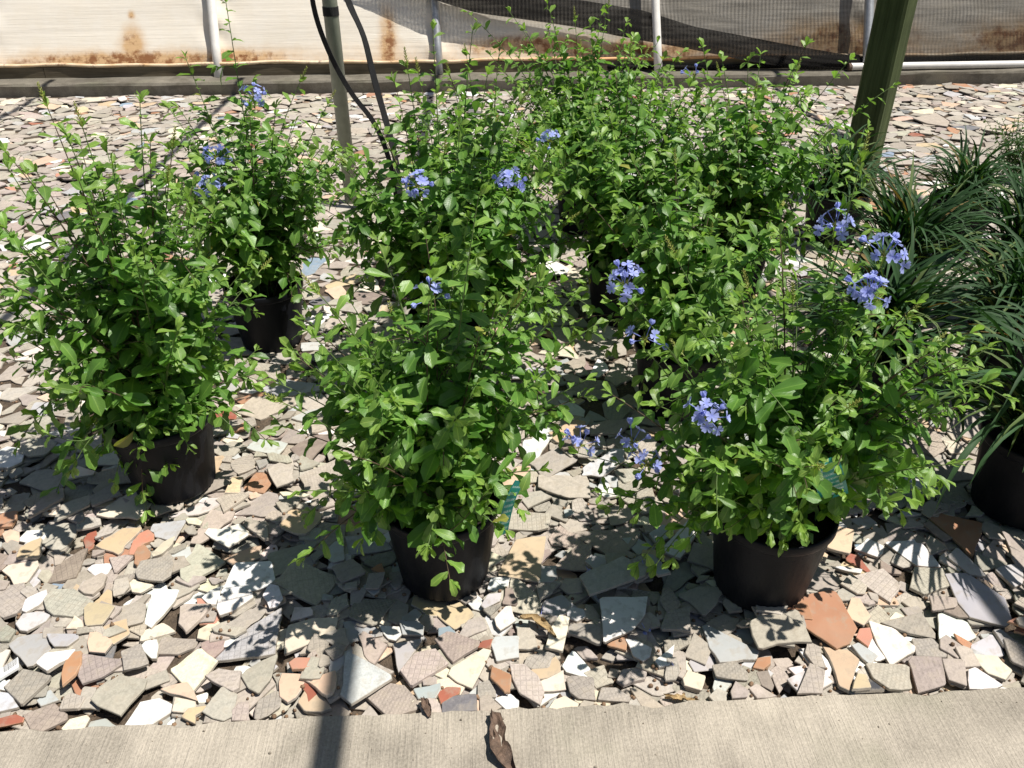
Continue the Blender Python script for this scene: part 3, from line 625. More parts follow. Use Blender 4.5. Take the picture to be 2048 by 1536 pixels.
for k, xs_ in enumerate((-3.37, -1.88, -0.33, 1.20, 2.32)):
    x = xs_+SH*math.cos(_az); dy = SH*math.sin(_az)
    pipe_thing('overhead_pipe', [(x, -1.6+dy, TOP), (x, 3+dy, TOP), (x+(.12 if k == 4 else 0), 6.8, TOP)], (.022, .022, .030, .028, .024)[k], M['pipegrey'],
               ('leftmost galvanised overhead pipe above the greenhouse side', 'second overhead pipe from the left, above the steel pole', 'third overhead pipe from the left, whose shadow crosses the concrete path',
                'fourth overhead pipe from the left, above the strap-leaf plants', 'rightmost galvanised overhead pipe beyond the green post')[k], 'pipe', 'overhead frame pipes')
pipe_thing('cross_pipe', [(-4, -1.6, TOP-.06), (2, -1.6, TOP-.06), (6, -1.6, TOP-.06)], 0.03, M['pipegrey'], 'galvanised cross pipe carrying the overhead pipes', 'pipe', 'overhead cross pipes')

# ------------------------------------------------------------------ black straps hanging beside the pole
def strap(pts, wd, label, top):
    W = smooth_path([np.array([pb[0]+top, pts[0][2], TOP])]+[on_y(a, b, y) for a, b, y in pts], 70); o = empty('hanging_strap', W[0]); L, Rr = [], []
    V, F = [], []
    tw = np.cumsum(rng.normal(0, .10, 70))
    for i, p in enumerate(W):
        t = nz(W[min(i+1, 69)]-W[max(i-1, 0)]); a = nz(np.cross(t, nz(p-CAM))); b = np.cross(t, a)
        s = a*math.cos(tw[i]*.7)+b*math.sin(tw[i]*.7); nn = np.cross(t, s)
        for u, v in ((-1, -1), (1, -1), (1, 1), (-1, 1)): V.append(p-W[0]+s*u*wd/2+nn*v*.0022)
    for i in range(69):
        for k in range(4): F.append((i*4+k, i*4+(k+1) % 4, i*4+4+(k+1) % 4, i*4+4+k))
    F += [(0, 1, 2, 3), (279, 278, 277, 276)]
    obj('strap_band', V, F, M['tie'], o); tag(o, label, 'strap', 'black straps by the pole'); return o
strap([(618, -60, 4.2), (625, 10, 4.2), (640, 62, 4.2), (668, 128, 4.19), (707, 195, 4.18), (748, 240, 4.17), (776, 307, 4.15), (792, 380, 4.12), (794, 440, 4.1)], 0.024, 'black strap that starts left of the pole and crosses in front', -.12)
strap([(680, -60, 4.22), (693, 0, 4.22), (728, 68, 4.2), (746, 150, 4.19), (760, 200, 4.18), (779, 266, 4.16), (793, 325, 4.14), (800, 390, 4.1)], 0.034, 'thick black strap hanging right of the pole', .03)
q = MB(); q.tube([(0, 0, -.02), (0, 0, .02)], 0.0385, 16); tb = on_y(663, 22, pb[1]); ob = q.build('strap_loop', M['tie'], pole); ob.location = (0, 0, tb[2]+.03)

# ------------------------------------------------------------------ leaf, floret and blade shapes
def leaf_template(rows, cols, ratio, droop, fold, wave, ph, twist, lobe=0.0):
    V, UV, F = [], [], []
    for i in range(rows):
        u = i/(rows-1)
        wdt = ratio*0.5*(max(u, 0.0)**0.95)*((1-u)**0.37)/0.445
        wdt = max(wdt, 0.018 if u < .99 else 0.002)
        wdt *= 1+lobe*math.sin(u*17+ph)
        th = twist*u
        for j in range(cols):
            v = -1+2*j/(cols-1); x = v*wdt
            z = fold*abs(v)*wdt-droop*u**1.8+wave*math.sin(u*11+ph+(1.6 if v > 0 else 0))*abs(v)**1.5*min(1, u*2.5)
            xx = x*math.cos(th)-z*math.sin(th)*0; V.append((xx, u*(1-0.22*droop*u), z+x*math.sin(th))); UV.append((0.5+0.5*v, u))
    for i in range(rows-1):
        for j in range(cols-1): F.append((i*cols+j, i*cols+j+1, (i+1)*cols+j+1, (i+1)*cols+j))
    return np.array(V), F, np.array(UV)
LEAF_HI = [leaf_template(7, 5, rng.uniform(.32, .48), rng.uniform(.0, .62), rng.uniform(.12, .6), rng.uniform(.02, .068), rng.uniform(0, 6), rng.uniform(-.6, .6), .06) for _ in range(18)]
LEAF_LO = [leaf_template(5, 3, rng.uniform(.40, .54), rng.uniform(.0, .45), rng.uniform(.15, .5), rng.uniform(.01, .035), rng.uniform(0, 6), rng.uniform(-.3, .3)) for _ in range(10)]
LEAF_SH = [leaf_template(5, 3, rng.uniform(.45, .6), rng.uniform(.1, .5), rng.uniform(.2, .5), .01, rng.uniform(0, 6), 0) for _ in range(6)]
def blade_template(e0, bend, tw):
    n = 9; V, UV, F = [], [], []; p = np.zeros(3); e = e0
    for i in range(n):
        u = i/(n-1); wd = 0.0130*(0.75+.6*u)*(1 if u < .7 else max(0.04, (1-u)/.3))
        d = np.array([math.cos(e), 0, math.sin(e)]); nn = np.array([-math.sin(e), 0, math.cos(e)]); s = np.array([0, math.cos(tw*u), 0])+nn*math.sin(tw*u)
        V += [p-s*wd+nn*wd*.45, p, p+s*wd+nn*wd*.45]; UV += [(0, u), (.5, u), (1, u)]
        p = p+d/(n-1); e -= bend*(0.25+1.5*u)/(n-1)
    for i in range(n-1):
        for j in range(2): F.append((i*3+j, i*3+j+1, i*3+j+4, i*3+j+3))
    return np.array(V), F, np.array(UV)
BLADES = [blade_template(math.radians(rng.uniform(38, 86)), rng.uniform(1.3, 3.4), rng.uniform(-.9, .9)) for _ in range(16)]
LONG = [blade_template(math.radians(b), c, .4) for b, c in ((62, 2.4), (55, 2.2), (68, 2.9), (48, 1.9))]
def template_mesh(name, t, mat): return mesh(name, t[0], t[1], mat, smooth=True, uv=t[2])
LM = {id(t): template_mesh('leaf', t, M['leaf']) for t in LEAF_HI+LEAF_LO+LEAF_SH}
LM.update({id(t): template_mesh('blade', t, M['blade']) for t in BLADES+LONG})

def floret_mesh(opening, seed):
    r = np.random.default_rng(seed); V, F, UV = [], [], []
    for k in range(5):                          # five notched petals, z outwards along the tube
        a = 2*math.pi*k/5+r.normal(0, .1); op = opening+r.normal(0, .13); c, s = math.cos(a), math.sin(a); L = .0135*r.uniform(.92, 1.08); b = len(V)
        for u, wd in ((0.0, .10), (.35, .30), (.72, .55), (1.0, .40)):
            for v in (-1, 0, 1):
                rad = L*u*math.cos(op*(.4+.6*u))*(1 if v else (1-.06*(u > .9))); z = L*u*math.sin(op*(.4+.6*u))+(.0012*abs(v) if u > .3 else 0)
                t = v*wd*L*.72; V.append((rad*c-t*s, rad*s+t*c, z+.022)); UV.append((.5+.5*v, u))
        for i in range(3):
            for j in range(2): F.append((b+i*3+j, b+i*3+j+1, b+i*3+j+4, b+i*3+j+3))
    b = len(V)
    for z, rr in ((-.004, .0007), (.022, .0011)):
        for k in range(5): q = 2*math.pi*k/5; V.append((rr*math.cos(q), rr*math.sin(q), z)); UV.append((.2, .3))
    F += [(b+k, b+(k+1) % 5, b+5+(k+1) % 5, b+5+k) for k in range(5)]
    return mesh('floret', V, F, M['petal'], smooth=True, uv=UV)
FLORETS = [floret_mesh(.1, 1), floret_mesh(-.12, 2), floret_mesh(.35, 3), floret_mesh(1.35, 4)]
def spindle(mb, p, d, L, r):
    d = nz(d); a = nz(cr(d, (.3, .5, .8))); b = cr(d, a); V = [p]
    for k in range(4): q = math.pi/2*k; V.append(p+d*L*.4+r*(a*math.cos(q)+b*math.sin(q)))
    V.append(p+d*L); mb.add(V, [(0, 1+(k+1) % 4, 1+k) for k in range(4)]+[(5, 1+k, 1+(k+1) % 4) for k in range(4)])

# ------------------------------------------------------------------ nursery pots
def build_pot(root, sc=1.0, tilt=0.0):
    q = MB(); q.lathe([(0.001, 0.0), (.100, 0.0), (.106, .004), (.108, .012), (.1345, .218), (.1345, .219)], 84, .0011); q.lathe([(.1315, .219), (.127, .17), (.12, .1)], 84)
    p = q.build('pot', M['pot'], root, smooth=True); p.scale = (sc,)*3
    q = MB(); q.lathe([(.1345, .216), (.1395, .217), (.1415, .221), (.142, .238), (.1405, .2425), (.1365, .243), (.1335, .2405), (.1325, .212)], 72); rm = q.build('rim', M['pot'], p, smooth=True)
    V, F = [(0, 0, .205)], []; nr, na = 6, 28
    for i in range(1, nr+1):
        for k in range(na):
            a = 2*math.pi*k/na; r = .1315*i/nr; V.append((r*math.cos(a), r*math.sin(a), .197+rng.normal(0, .004)))
    F = [(0, 1+k, 1+(k+1) % na) for k in range(na)]+[(1+i*na+k, 1+(i+1)*na+k, 1+(i+1)*na+(k+1) % na, 1+i*na+(k+1) % na) for i in range(nr-1) for k in range(na)]
    s = obj('soil', V, F, M['soil'], root, smooth=True); s.scale = (sc,)*3
    mbv = p.data; return p

# ------------------------------------------------------------------ plants
plants = []
def tint_leaf(young, dark=1.0):
    a = np.array((0.082, 0.198, 0.032)); b = np.array((0.170, 0.325, 0.066)); y = np.array((0.27, 0.41, 0.085))
    c = a+(b-a)*rng.random(); c = c+(y-c)*young
    if rng.random() < .006: c = np.array((0.30, 0.31, 0.07))
    return np.clip(c*rng.uniform(.70, 1.15)*dark, 0, 1)
class Plant:
    def __init__(s, name, pos, label, cat, group, pot=True, sc=1.0):
        s.p = np.array([pos[0], pos[1], ground_height(pos[0], pos[1], .1)-.004]); s.name = name
        s.root = empty(name, s.p); tag(s.root, label, cat, group); s.leaves = []; s.sc = sc
        s.soil = s.p+np.array([0, 0, .2 if pot else .02])
        if pot: build_pot(s.root, sc)
        plants.append(s)
    def leaf(s, p, d, up, L, tint, T):
        d = nz(d); x = nz(cr(d, up)); n = cr(x, d)
        s.leaves.append((np.array(p), x, d, n, L, tint, T[rng.integers(len(T))]))
    def nodes(s, P, t0, spacing, size, T, young=0.0, axil=True, dark=1.0, taper=.5):
        d = np.r_[0, np.cumsum(np.linalg.norm(np.diff(P, axis=0), axis=1))]; L = d[-1]
        a = rng.uniform(0, 6.28); q = t0*L
        while q < L:
            u = q/L; p = np.array([np.interp(q, d, P[:, i]) for i in range(3)]); k = min(len(P)-2, int(u*(len(P)-1))); t = nz(P[k+1]-P[k])
            e1 = nz(cr(t, (.21, .13, .97) if abs(t[2]) < .9 else (1, .2, 0))); e2 = cr(t, e1)
            def dirn(ang, th): return t*math.cos(th)+(e1*math.cos(ang)+e2*math.sin(ang))*math.sin(th)
            yg = min(1, max(0, young+max(0, (u-.72)/.28)**1.5*.75))
            sz = size*(1-taper*max(0, (u-.55)/.45))*rng.uniform(.62, 1.22)
            dd = dirn(a, math.radians(rng.uniform(48, 80)))+np.array([0, 0, -.12]); up = np.array([0, 0, 1.0])+t*.25+rng.normal(0, .33, 3)+SUN*.25
            s.leaf(p, dd, up, sz, tint_leaf(yg, dark), T)
            if axil:
                for _ in range(rng.integers(0, 3)):
                    dd = dirn(a+rng.normal(0, .9), math.radians(rng.uniform(20, 75))); s.leaf(p, dd, np.array([0, 0, 1.0])+rng.normal(0, .45, 3), sz*rng.uniform(.28, .55), tint_leaf(min(1, yg+.15), dark), T)
            a += 2.4+rng.normal(0, .25); q += spacing*rng.uniform(.75, 1.25)*(1-.3*u)
        for _ in range(3):                      # tuft of young leaves at the tip
            s.leaf(P[-1], nz(P[-1]-P[-2])+rng.normal(0, .45, 3), np.array([0, 0, 1.0])+rng.normal(0, .5, 3), size*rng.uniform(.28, .5), tint_leaf(.8, dark), T)
    def stem(s, tip, size, T, r=0.0026, spacing=.035, t0=.16, laterals=3, lat=(.07, .16), bare=0.0, bow=None, young=0.0, dark=1.0, axil=True):
        tip = np.asarray(tip, float); a = rng.uniform(0, 6.28); st = s.soil+np.array([math.cos(a), math.sin(a), 0])*rng.uniform(.005, .05)
        hv = (tip-st)*np.array([1, 1, 0]); dz = tip[2]-st[2]
        up = max(dz*.62, .10+.35*np.linalg.norm(hv) if dz < .12 else 0)
        c = st+hv*rng.uniform(.28, .48)+np.array([0, 0, up])+rng.normal(0, .012, 3)
        if bow is not None: c = c+np.asarray(bow)
        P = bez(st, c, tip, 16); L = np.linalg.norm(np.diff(P, axis=0), axis=1).sum()
        q = MB(); q.tube(P, np.linspace(r, r*.38, 16), 5, cap=False)
        s.nodes(P, t0, spacing, size, T, young, axil, dark)
        for _ in range(laterals):
            u = rng.uniform(.22, .85); k = int(u*14); p = P[k]; t = nz(P[k+1]-P[k]); out = nz((p-s.soil)*np.array([1, 1, 0])+rng.normal(0, .05, 3))
            Lg = rng.uniform(*lat); e = p+(nz(t*.55+out*.8+rng.normal(0, .55, 3)+np.array([0, 0, .15])))*Lg
            if e[2] < max(s.p[2]+.06, p[2]-.07): continue
            Q = bez(p, p+t*Lg*.4+np.array([0, 0, Lg*.12]), e, 7); q.tube(Q, np.linspace(r*.6, r*.3, 7), 4, cap=False)
            s.nodes(Q, .2, spacing*.85, size*.82, T, young, axil, dark)
        o = q.build('stem', M['wood_stem' if rng.random() < .3 else 'stem'], s.root, smooth=True); o.data.transform(Matrix.Translation(Vector(-s.p))); return P
    def bud_spike(s, p, d, L=.045, n=26, col=None):
        q = MB(); d = nz(d); a = nz(cr(d, (.2, .4, .8))); b = cr(d, a)
        q.tube([p-d*.01, p+d*L*.5, p+d*L], [.0011, .0009, .0005], 4, cap=False)
        for k in range(n):
            u = k/n; w = 2.4*k; o = a*math.cos(w)+b*math.sin(w); spindle(q, p+d*L*u, d*.75+o*(.95-.4*u), .0125*(1.1-.6*u), .0013)
        o = q.build('flower_bud_spike', M['bud'], s.root); o.data.transform(Matrix.Translation(Vector(-s.p)))
    def cluster(s, p, n, R=.033, face=None, buds=3, flat=.0):
        p = np.asarray(p, float); ax = nz(face if face is not None else nz(CAM-p)*.55+np.array([0, 0, .8])+SUN*.2)
        cl = empty('flower_cluster', p-s.p); cl.parent = s.root
        q = MB()
        for k in range(16): spindle(q, np.zeros(3), ax*.7+rng.normal(0, .5, 3), rng.uniform(.012, .02), .0015)
        q.tube([-ax*.03, np.zeros(3)], .001, 4, cap=False); q.build('calyx_tuft', M['bud'], cl)
        for k in range(n+buds):
            z = rng.uniform(.15, 1.0); w = 2.4*k+rng.normal(0, .25); a = nz(cr(ax, (.31, .23, .9))); b = cr(ax, a); rr = math.sqrt(1-z*z)
            d = nz(ax*z+(a*math.cos(w)+b*math.sin(w))*rr); o = link('floret', FLORETS[3 if k >= n else int(rng.integers(3))], cl)
            rot = Vector(nz(d+rng.normal(0, .18, 3))).to_track_quat('Z', 'Y').to_matrix().to_4x4()
            o.matrix_basis = Matrix.Translation(Vector(d*R*rng.uniform(.45, .9)-d*.006))@rot@Matrix.Rotation(rng.uniform(0, 6.28), 4, 'Z')@Matrix.Scale(rng.uniform(.85, 1.08), 4)

G1 = 'potted plumbago shrubs'
def plumbago(pos, label, n, R, hmax, T, size, tips=(), low=9, low_tips=(), flowers=(), spikes=3, dark=1.0, ell=1.0, spacing=.035, cen=(0, 0), lat=3):
    s = Plant('potted_plumbago', pos, label, 'potted plant', G1)
    for i in range(n):
        a = 2.4*i+rng.normal(0, .3); rad = R*math.sqrt((i+.5)/n)*rng.uniform(.8, 1.08)
        h = hmax*(1-(.50 if T is LEAF_HI else .36)*(rad/R)**2)*rng.uniform(.62, 1.0)
        tip = s.soil+np.array([rad*math.cos(a)+cen[0], rad*math.sin(a)*ell+cen[1], h])
        P = s.stem(tip, size, T, spacing=spacing, laterals=lat, dark=dark)
        if i % max(1, n//max(1, spikes)) == 1 and spikes: s.bud_spike(P[-1], P[-1]-P[-3])
    for i in range(low):
        a = rng.uniform(0, 6.28); rad = R*rng.uniform(.7, .98)
        s.stem(s.soil+np.array([rad*math.cos(a), max(-.24, rad*math.sin(a)*ell), rng.uniform(-.04, .12)]), size, T, spacing=spacing, laterals=2, dark=dark)
    for t in tips:                              # long shoots seen in the photograph: pixel, pixel, distance behind the pot
        px, py, dy = t[:3]; tip = on_y(px, py, s.p[1]+dy)
        P = s.stem(tip, size*.95, T, r=.0028, spacing=spacing*1.05, laterals=2, lat=(.04, .09), dark=dark, young=.1)
        if len(t) > 3 and t[3]: s.bud_spike(P[-1], P[-1]-P[-3], .055, 32)
    for px, py, dy in low_tips:
        s.stem(on_y(px, py, s.p[1]+dy), size, T, spacing=spacing, laterals=2, lat=(.04, .1), dark=dark)
    for f in flowers:
        px, py, dy, k = f[:4]; c = on_y(px, py, s.p[1]+dy); below = c-nz(nz(CAM-c)*.55+np.array([0, 0, .8]))*.03
        if len(f) < 5: s.stem(below, size*.8, T, spacing=spacing*1.2, laterals=1, lat=(.04, .08), dark=dark)
        s.cluster(c, k)
    return s
HI, LO = LEAF_HI, LEAF_LO
def gp(px, py): q = on_z(px, py, 0.0); return (q[0], q[1])
FRONT = []
FRONT.append(plumbago(gp(890, 1142), 'bushy potted plumbago in the front row middle, tall bare shoot above its crown', 36, .36, .72, HI, .083,
    tips=[(957, 395, .02), (1080, 560, .05), (640, 590, .0, 1), (770, 520, .1)], low=7,
    low_tips=[(722, 1085, -.14), (668, 955, -.10), (560, 850, .02), (1010, 1060, -.14), (1172, 760, .02), (1190, 650, .1), (800, 905, -.16), (935, 905, -.17), (585, 700, 0), (565, 770, .05), (610, 640, .05), (1120, 840, .0), (1150, 590, .1), (880, 1010, -.17), (985, 1045, -.15), (925, 1035, -.165), (1040, 1020, -.1), (700, 1000, -.13), (738, 1045, -.15), (760, 960, -.16)],
    flowers=[(862, 598, .05, 3)], spikes=3, cen=(-.02, 0)))
FRONT.append(plumbago(gp(1515, 1172), 'flowering potted plumbago at the front right with the most blue flower heads', 38, .39, .72, HI, .079,
    tips=[(1722, 325, .1, 1), (1355, 520, .05, 1), (1500, 590, -.02, 1), (1810, 640, .02, 1), (1560, 470, .1)], low=6,
    low_tips=[(1935, 805, .03), (1850, 985, -.02), (1800, 1020, -.06), (1560, 1085, -.145), (1205, 985, -.04), (1225, 790, .0), (1440, 1000, -.16), (1640, 860, -.17), (1500, 905, -.17), (1720, 760, -.1), (1330, 690, -.05), (1540, 1060, -.16), (1600, 1045, -.155), (1455, 1000, -.165), (1820, 1000, -.07), (1520, 1020, -.165), (1700, 1000, -.12)],
    flowers=[(1672, 455, .1, 9), (1768, 512, .05, 8), (1738, 590, -.02, 13), (1250, 568, .05, 9), (1412, 836, -.12, 10), (1265, 888, -.05, 4), (1292, 930, -.05, 4), (1158, 892, .02, 5), (1290, 680, .05, 2)], spikes=5, cen=(.03, .02)))
FRONT.append(plumbago(gp(355, 968), 'leaning potted plumbago in the front row left without open flowers', 38, .37, .84, HI, .083,
    tips=[(280, 205, .05), (95, 215, .1, 1), (165, 255, .05, 1), (15, 335, .0), (345, 300, .1, 1), (430, 420, .05), (30, 480, .0), (225, 330, .0)], low=6,
    low_tips=[(292, 1020, -.13), (112, 985, -.05), (105, 810, .0), (532, 880, -.02), (505, 745, -.02), (25, 720, .0), (10, 600, .05), (375, 890, -.16), (205, 900, -.1), (20, 520, .1), (150, 905, -.07), (230, 965, -.12), (285, 985, -.14), (460, 850, -.12), (160, 860, -.06)],
    flowers=[], spikes=3, cen=(-.03, .02)))
FRONT.append(plumbago(gp(545, 672), 'potted plumbago in the second row left with tall shoot and three flower heads', 38, .44, .80, LO, .080,
    tips=[(452, 5, .0), (372, 118, .0), (600, 165, .1, 1), (655, 210, .1, 1), (690, 320, .05), (590, 250, 0), (640, 300, .0)], low=9,
    flowers=[(508, 196, .0, 9), (432, 316, -.1, 11), (418, 376, -.15, 12)], spikes=3))
FRONT.append(plumbago(gp(905, 745), 'potted plumbago directly behind the front middle plant with two flower heads', 42, .46, .84, LO, .082,
    tips=[(866, 60, .0), (815, 135, .05, 1), (945, 62, .05), (975, 150, .1), (760, 260, .0), (700, 335, .0, 1), (1040, 210, .1, 1), (920, 250, -.1), (1130, 445, .0, 1)], low=9, low_tips=[(1150, 560, -.05), (1190, 500, .05), (1175, 610, -.08), (1100, 620, -.12), (690, 480, 0), (670, 560, -.05)],
    flowers=[(835, 374, -.32, 12), (1018, 368, -.28, 11), (745, 405, .0, 2)], spikes=3))
FRONT.append(plumbago(gp(1345, 815), 'potted plumbago squeezed between two other pots behind the front right plant', 30, .38, .66, LO, .080, low=9,
    low_tips=[(1215, 700, 0)], tips=[(1420, 470, 0, 1), (1340, 540, .0, 1)], spikes=3))
FRONT.append(plumbago(gp(1240, 628), 'potted plumbago in the third row whose black pot shows behind blue flowers', 38, .46, .80, LO, .080,
    tips=[(1325, 120, .1), (1390, 200, .1, 1), (1230, 250, 0), (1180, 330, 0), (1450, 300, .1)], low=9, flowers=[(1100, 284, .0, 6)], spikes=3))
FRONT.append(plumbago((1.0, 3.0), 'potted plumbago with a long shoot arching towards the green post', 42, .46, .84, LO, .080,
    tips=[(1612, 92, .0), (1590, 150, .05, 1), (1440, 155, .1, 1), (1480, 200, .1), (1700, 120, .1), (1785, 172, .05), (1735, 255, .0), (1640, 250, 0)], low=9,
    flowers=[(1390, 152, .15, 1)], spikes=3))
FRONT.append(plumbago(gp(1165, 452), 'potted plumbago farthest back, its tips over the folded black net', 46, .56, .80, LO, .080,
    tips=[(1095, 8, .0), (1215, 18, .05, 1), (1050, 60, .0), (1150, 40, .1, 1), (935, 25, .1), (980, 110, .0), (1270, 130, .0), (1020, 25, .1), (1185, 95, 0)], low=9, spikes=5))

FRONT.append(plumbago((0.03, 3.32), 'potted plumbago in the third row, mostly hidden behind two leafier shrubs', 34, .40, .74, LO, .076,
    tips=[(1000, 90, 0), (900, 150, 0, 1), (1060, 160, 0)], low=8, spikes=3))

# dark small-leaved shrub cut by the picture's edge
sh = Plant('small_shrub', (3.02, 4.42), 'small dark-leaved shrub beside the strap-leaf plants at the edge', 'shrub', None, pot=False)
for i in range(26):
    a = 2.4*i; rad = .24*math.sqrt((i+.5)/26); sh.stem(sh.soil+np.array([rad*math.cos(a), rad*math.sin(a), rng.uniform(.18, .46)*(1-.4*(rad/.24)**2)]), .030, LEAF_SH, spacing=.014, laterals=3, lat=(.04, .09), dark=.42)

# strap-leaved grass plants
G2 = 'potted strap-leaf grasses'
def strap_plant(pos, label, n, lo, hi, face=0.0):
    s = Plant('strap_leaf_plant', pos, label, 'potted grass', G2)
    for i in range(n):
        t = BLADES[rng.integers(len(BLADES))]; a = rng.uniform(0, 6.28); L = rng.uniform(lo, hi); r = .07*math.sqrt(rng.random()); b = rng.uniform(0, 6.28)
        p = s.soil+np.array([r*math.cos(b), r*math.sin(b), -.005]); x = np.array([math.cos(a), math.sin(a), 0.0]); y = np.array([-math.sin(a), math.cos(a), 0])
        lean = rng.normal(0, .12); z = nz(np.array([0, 0, 1.0])+x*lean*.6); x = nz(x-z*(x@z)); y = cr(z, x)
        tn = np.array((0.020, 0.054, 0.017))*rng.uniform(.7, 1.5)
        if rng.random() < .10: tn = np.array((0.10, 0.14, 0.04))
        if rng.random() < .03: tn = np.array((0.20, 0.12, 0.045))
        s.leaves.append((p, x, y, z, L, tn, t))
    return s
sA = strap_plant((1.46, 1.70), 'strap-leaf grass nearest the concrete path, its black pot half out of frame', 190, .34, .58)
for k in range(16):                               # long loose blades falling over the rim towards the path
    a = math.radians(rng.uniform(165, 265)); x = np.array([math.cos(a), math.sin(a), 0]); y = np.array([-math.sin(a), math.cos(a), 0]); z = np.array([0, 0, 1.0])
    tn = np.array((0.12, 0.17, 0.05)) if k % 3 else np.array((0.05, 0.09, 0.03))
    sA.leaves.append((sA.soil+np.array([rng.normal(0, .03), rng.normal(0, .03), 0]), x, y, z, rng.uniform(.45, .62), tn, LONG[k % 4]))
strap_plant((1.24, 2.18), 'strap-leaf grass close behind the front right plumbago', 250, .31, .50)
strap_plant((1.74, 2.30), 'strap-leaf grass at the right picture edge behind the nearest grass pot', 250, .31, .50)
strap_plant((1.60, 2.86), 'strap-leaf grass in the middle of the grass group', 250, .31, .50)
strap_plant((2.08, 2.85), 'strap-leaf grass at the right picture edge below the small shrub', 250, .31, .50)
strap_plant((1.66, 3.62), 'strap-leaf grass in front of the green post foot', 180, .27, .42)
strap_plant((2.20, 3.52), 'strap-leaf grass farthest back, right of the green post', 180, .27, .42)

# ------------------------------------------------------------------ which leaves and shards show largest, then build them
bv, bf, off, own = [], [], 0, []
for pi, s in enumerate(plants):
    for li, (p, x, d, n, L, tn, T) in enumerate(s.leaves):
        V = p+L*(T[0][:, :1]*x+T[0][:, 1:2]*d+T[0][:, 2:]*n); bv.append(V)
        for f in T[1]: bf.append(tuple(i+off for i in f))
        own += [(pi, li)]*len(T[1]); off += len(V)
potn = 20
for s in plants:                                  # pots as occluders
    ring = [(s.p[0]+r*math.cos(2*math.pi*k/potn), s.p[1]+r*math.sin(2*math.pi*k/potn), s.p[2]+z) for r, z in ((.108, 0), (.14, .24)) for k in range(potn)]
    bv.append(np.array(ring)); bf += [(off+k, off+(k+1) % potn, off+potn+(k+1) % potn, off+potn+k) for k in range(potn)]; own += [(-1, 0)]*potn; off += len(ring)
leaf_poly = len(bf)
for k, s in enumerate(shards):
    V, F = s['geo'][:2]; bv.append(V); bf.append(tuple(off+i for i in F[0])); own.append((-2, k)); off += len(V)
tree = BVHTree.FromPolygons(np.vstack(bv).tolist(), bf)
seen = {}
O = Vector(CAM)
for py in np.arange(2, 1536, 5.0):               # one ray per 4 px of the photograph
    for px in np.arange(2, 2048, 5.0):
        h = tree.ray_cast(O, Vector(ray(px, py)))
        if h[2] is not None: k = own[h[2]]; seen[k] = seen.get(k, 0)+1
del tree
for pi, s in enumerate(plants):
    strap_ = s.name == 'strap_leaf_plant'; nm = 'blade' if strap_ else 'leaf'
    order = sorted(range(len(s.leaves)), key=lambda i: -seen.get((pi, i), 0)); singles = [i for i in order[:290] if seen.get((pi, i), 0) >= 3]; ss = set(singles)
    for i in singles:
        p, x, d, n, L, tn, T = s.leaves[i]; o = link(nm, LM[id(T)], s.root); q = p-s.p
        o.matrix_basis = Matrix(((x[0]*L, d[0]*L, n[0]*L, q[0]), (x[1]*L, d[1]*L, n[1]*L, q[1]), (x[2]*L, d[2]*L, n[2]*L, q[2]), (0, 0, 0, 1)))
        o.color = (tn[0], tn[1], tn[2], 1)
    V, F, UV, TT, c = [], [], [], [], 0
    for i, (p, x, d, n, L, tn, T) in enumerate(s.leaves):
        if i in ss: continue
        V.append(p-s.p+L*(T[0][:, :1]*x+T[0][:, 1:2]*d+T[0][:, 2:]*n)); UV.append(T[2]); TT.append(np.tile(tn, (len(T[0]), 1)))
        F += [tuple(k+c for k in f) for f in T[1]]; c += len(T[0])
    if V: tag(obj('foliage', np.vstack(V), F, M['bladem' if strap_ else 'leafm'], s.root, smooth=True, uv=np.vstack(UV), tint=np.vstack(TT)), kind='stuff')
order = sorted(range(len(shards)), key=lambda k: -(seen.get((-2, k), 0)+(40 if shards[k]['name'] not in (None, 'traced') else 0)))
singles = order[:298]; ss = set(singles)
for k in singles:
    V, F, uv, ft, fp = shards[k]['geo']; c = V.mean(0)
    o = obj('tile_shard', V-c, F, M['shard'], ground, uv=uv, ftint=ft, fpat=fp); o.location = tuple(c)
    if shards[k]['name'] not in (None, 'traced'): o['label'] = shards[k]['name']
V, F, UV, FT, FP, c = [], [], [], [], [], 0
for k, s in enumerate(shards):
    if k in ss: continue
    a, f, uv, ft, fp = s['geo']; V.append(a); F += [tuple(i+c for i in q) for q in f]; UV.append(uv); FT.append(ft); FP.append(fp); c += len(a)
tag(obj('tile_rubble', np.vstack(V), F, M['shard'], ground, uv=np.vstack(UV), ftint=np.vstack(FT), fpat=np.concatenate(FP)), kind='stuff')

# ------------------------------------------------------------------ small things
def card(name, pts, n, wd, mat, label, cat, axis):
    """a curled strip of plastic with a little thickness"""
    W = smooth_path(pts, n); o_ = W[0]; V, F, UV = [], [], []
    for i, p in enumerate(W):
        t = nz(W[min(i+1, n-1)]-W[max(i-1, 0)]); s = nz(axis-t*(np.dot(axis, t))); nn = cr(t, s)
        for v in (-1, 1):
            V += [p-o_+s*v*wd/2, p-o_+s*v*wd/2+nn*.0007]; UV += [(.5+.5*v, i/(n-1))]*2
    for i in range(n-1):
        b = i*4; F += [(b, b+2, b+6, b+4), (b+1, b+5, b+7, b+3), (b, b+4, b+5, b+1), (b+2, b+3, b+7, b+6)]
    F += [(0, 1, 3, 2), (4*n-4, 4*n-2, 4*n-1, 4*n-3)]
    o = obj(name, V, F, mat, smooth=False, uv=UV); o.location = tuple(o_); tag(o, label, cat); return o
p2, p3 = FRONT[0].p, FRONT[1].p
card('plant_tag', [on_y(1004, 1070, p2[1]-.12), on_y(1012, 1030, p2[1]-.13), on_y(1022, 990, p2[1]-.14), on_y(1040, 962, p2[1]-.13)], 9, .028, M['tag'], 'teal plant tag curling out of the front middle pot', 'plant tag', RGT*.8+UPV*.1+FWD*.5)
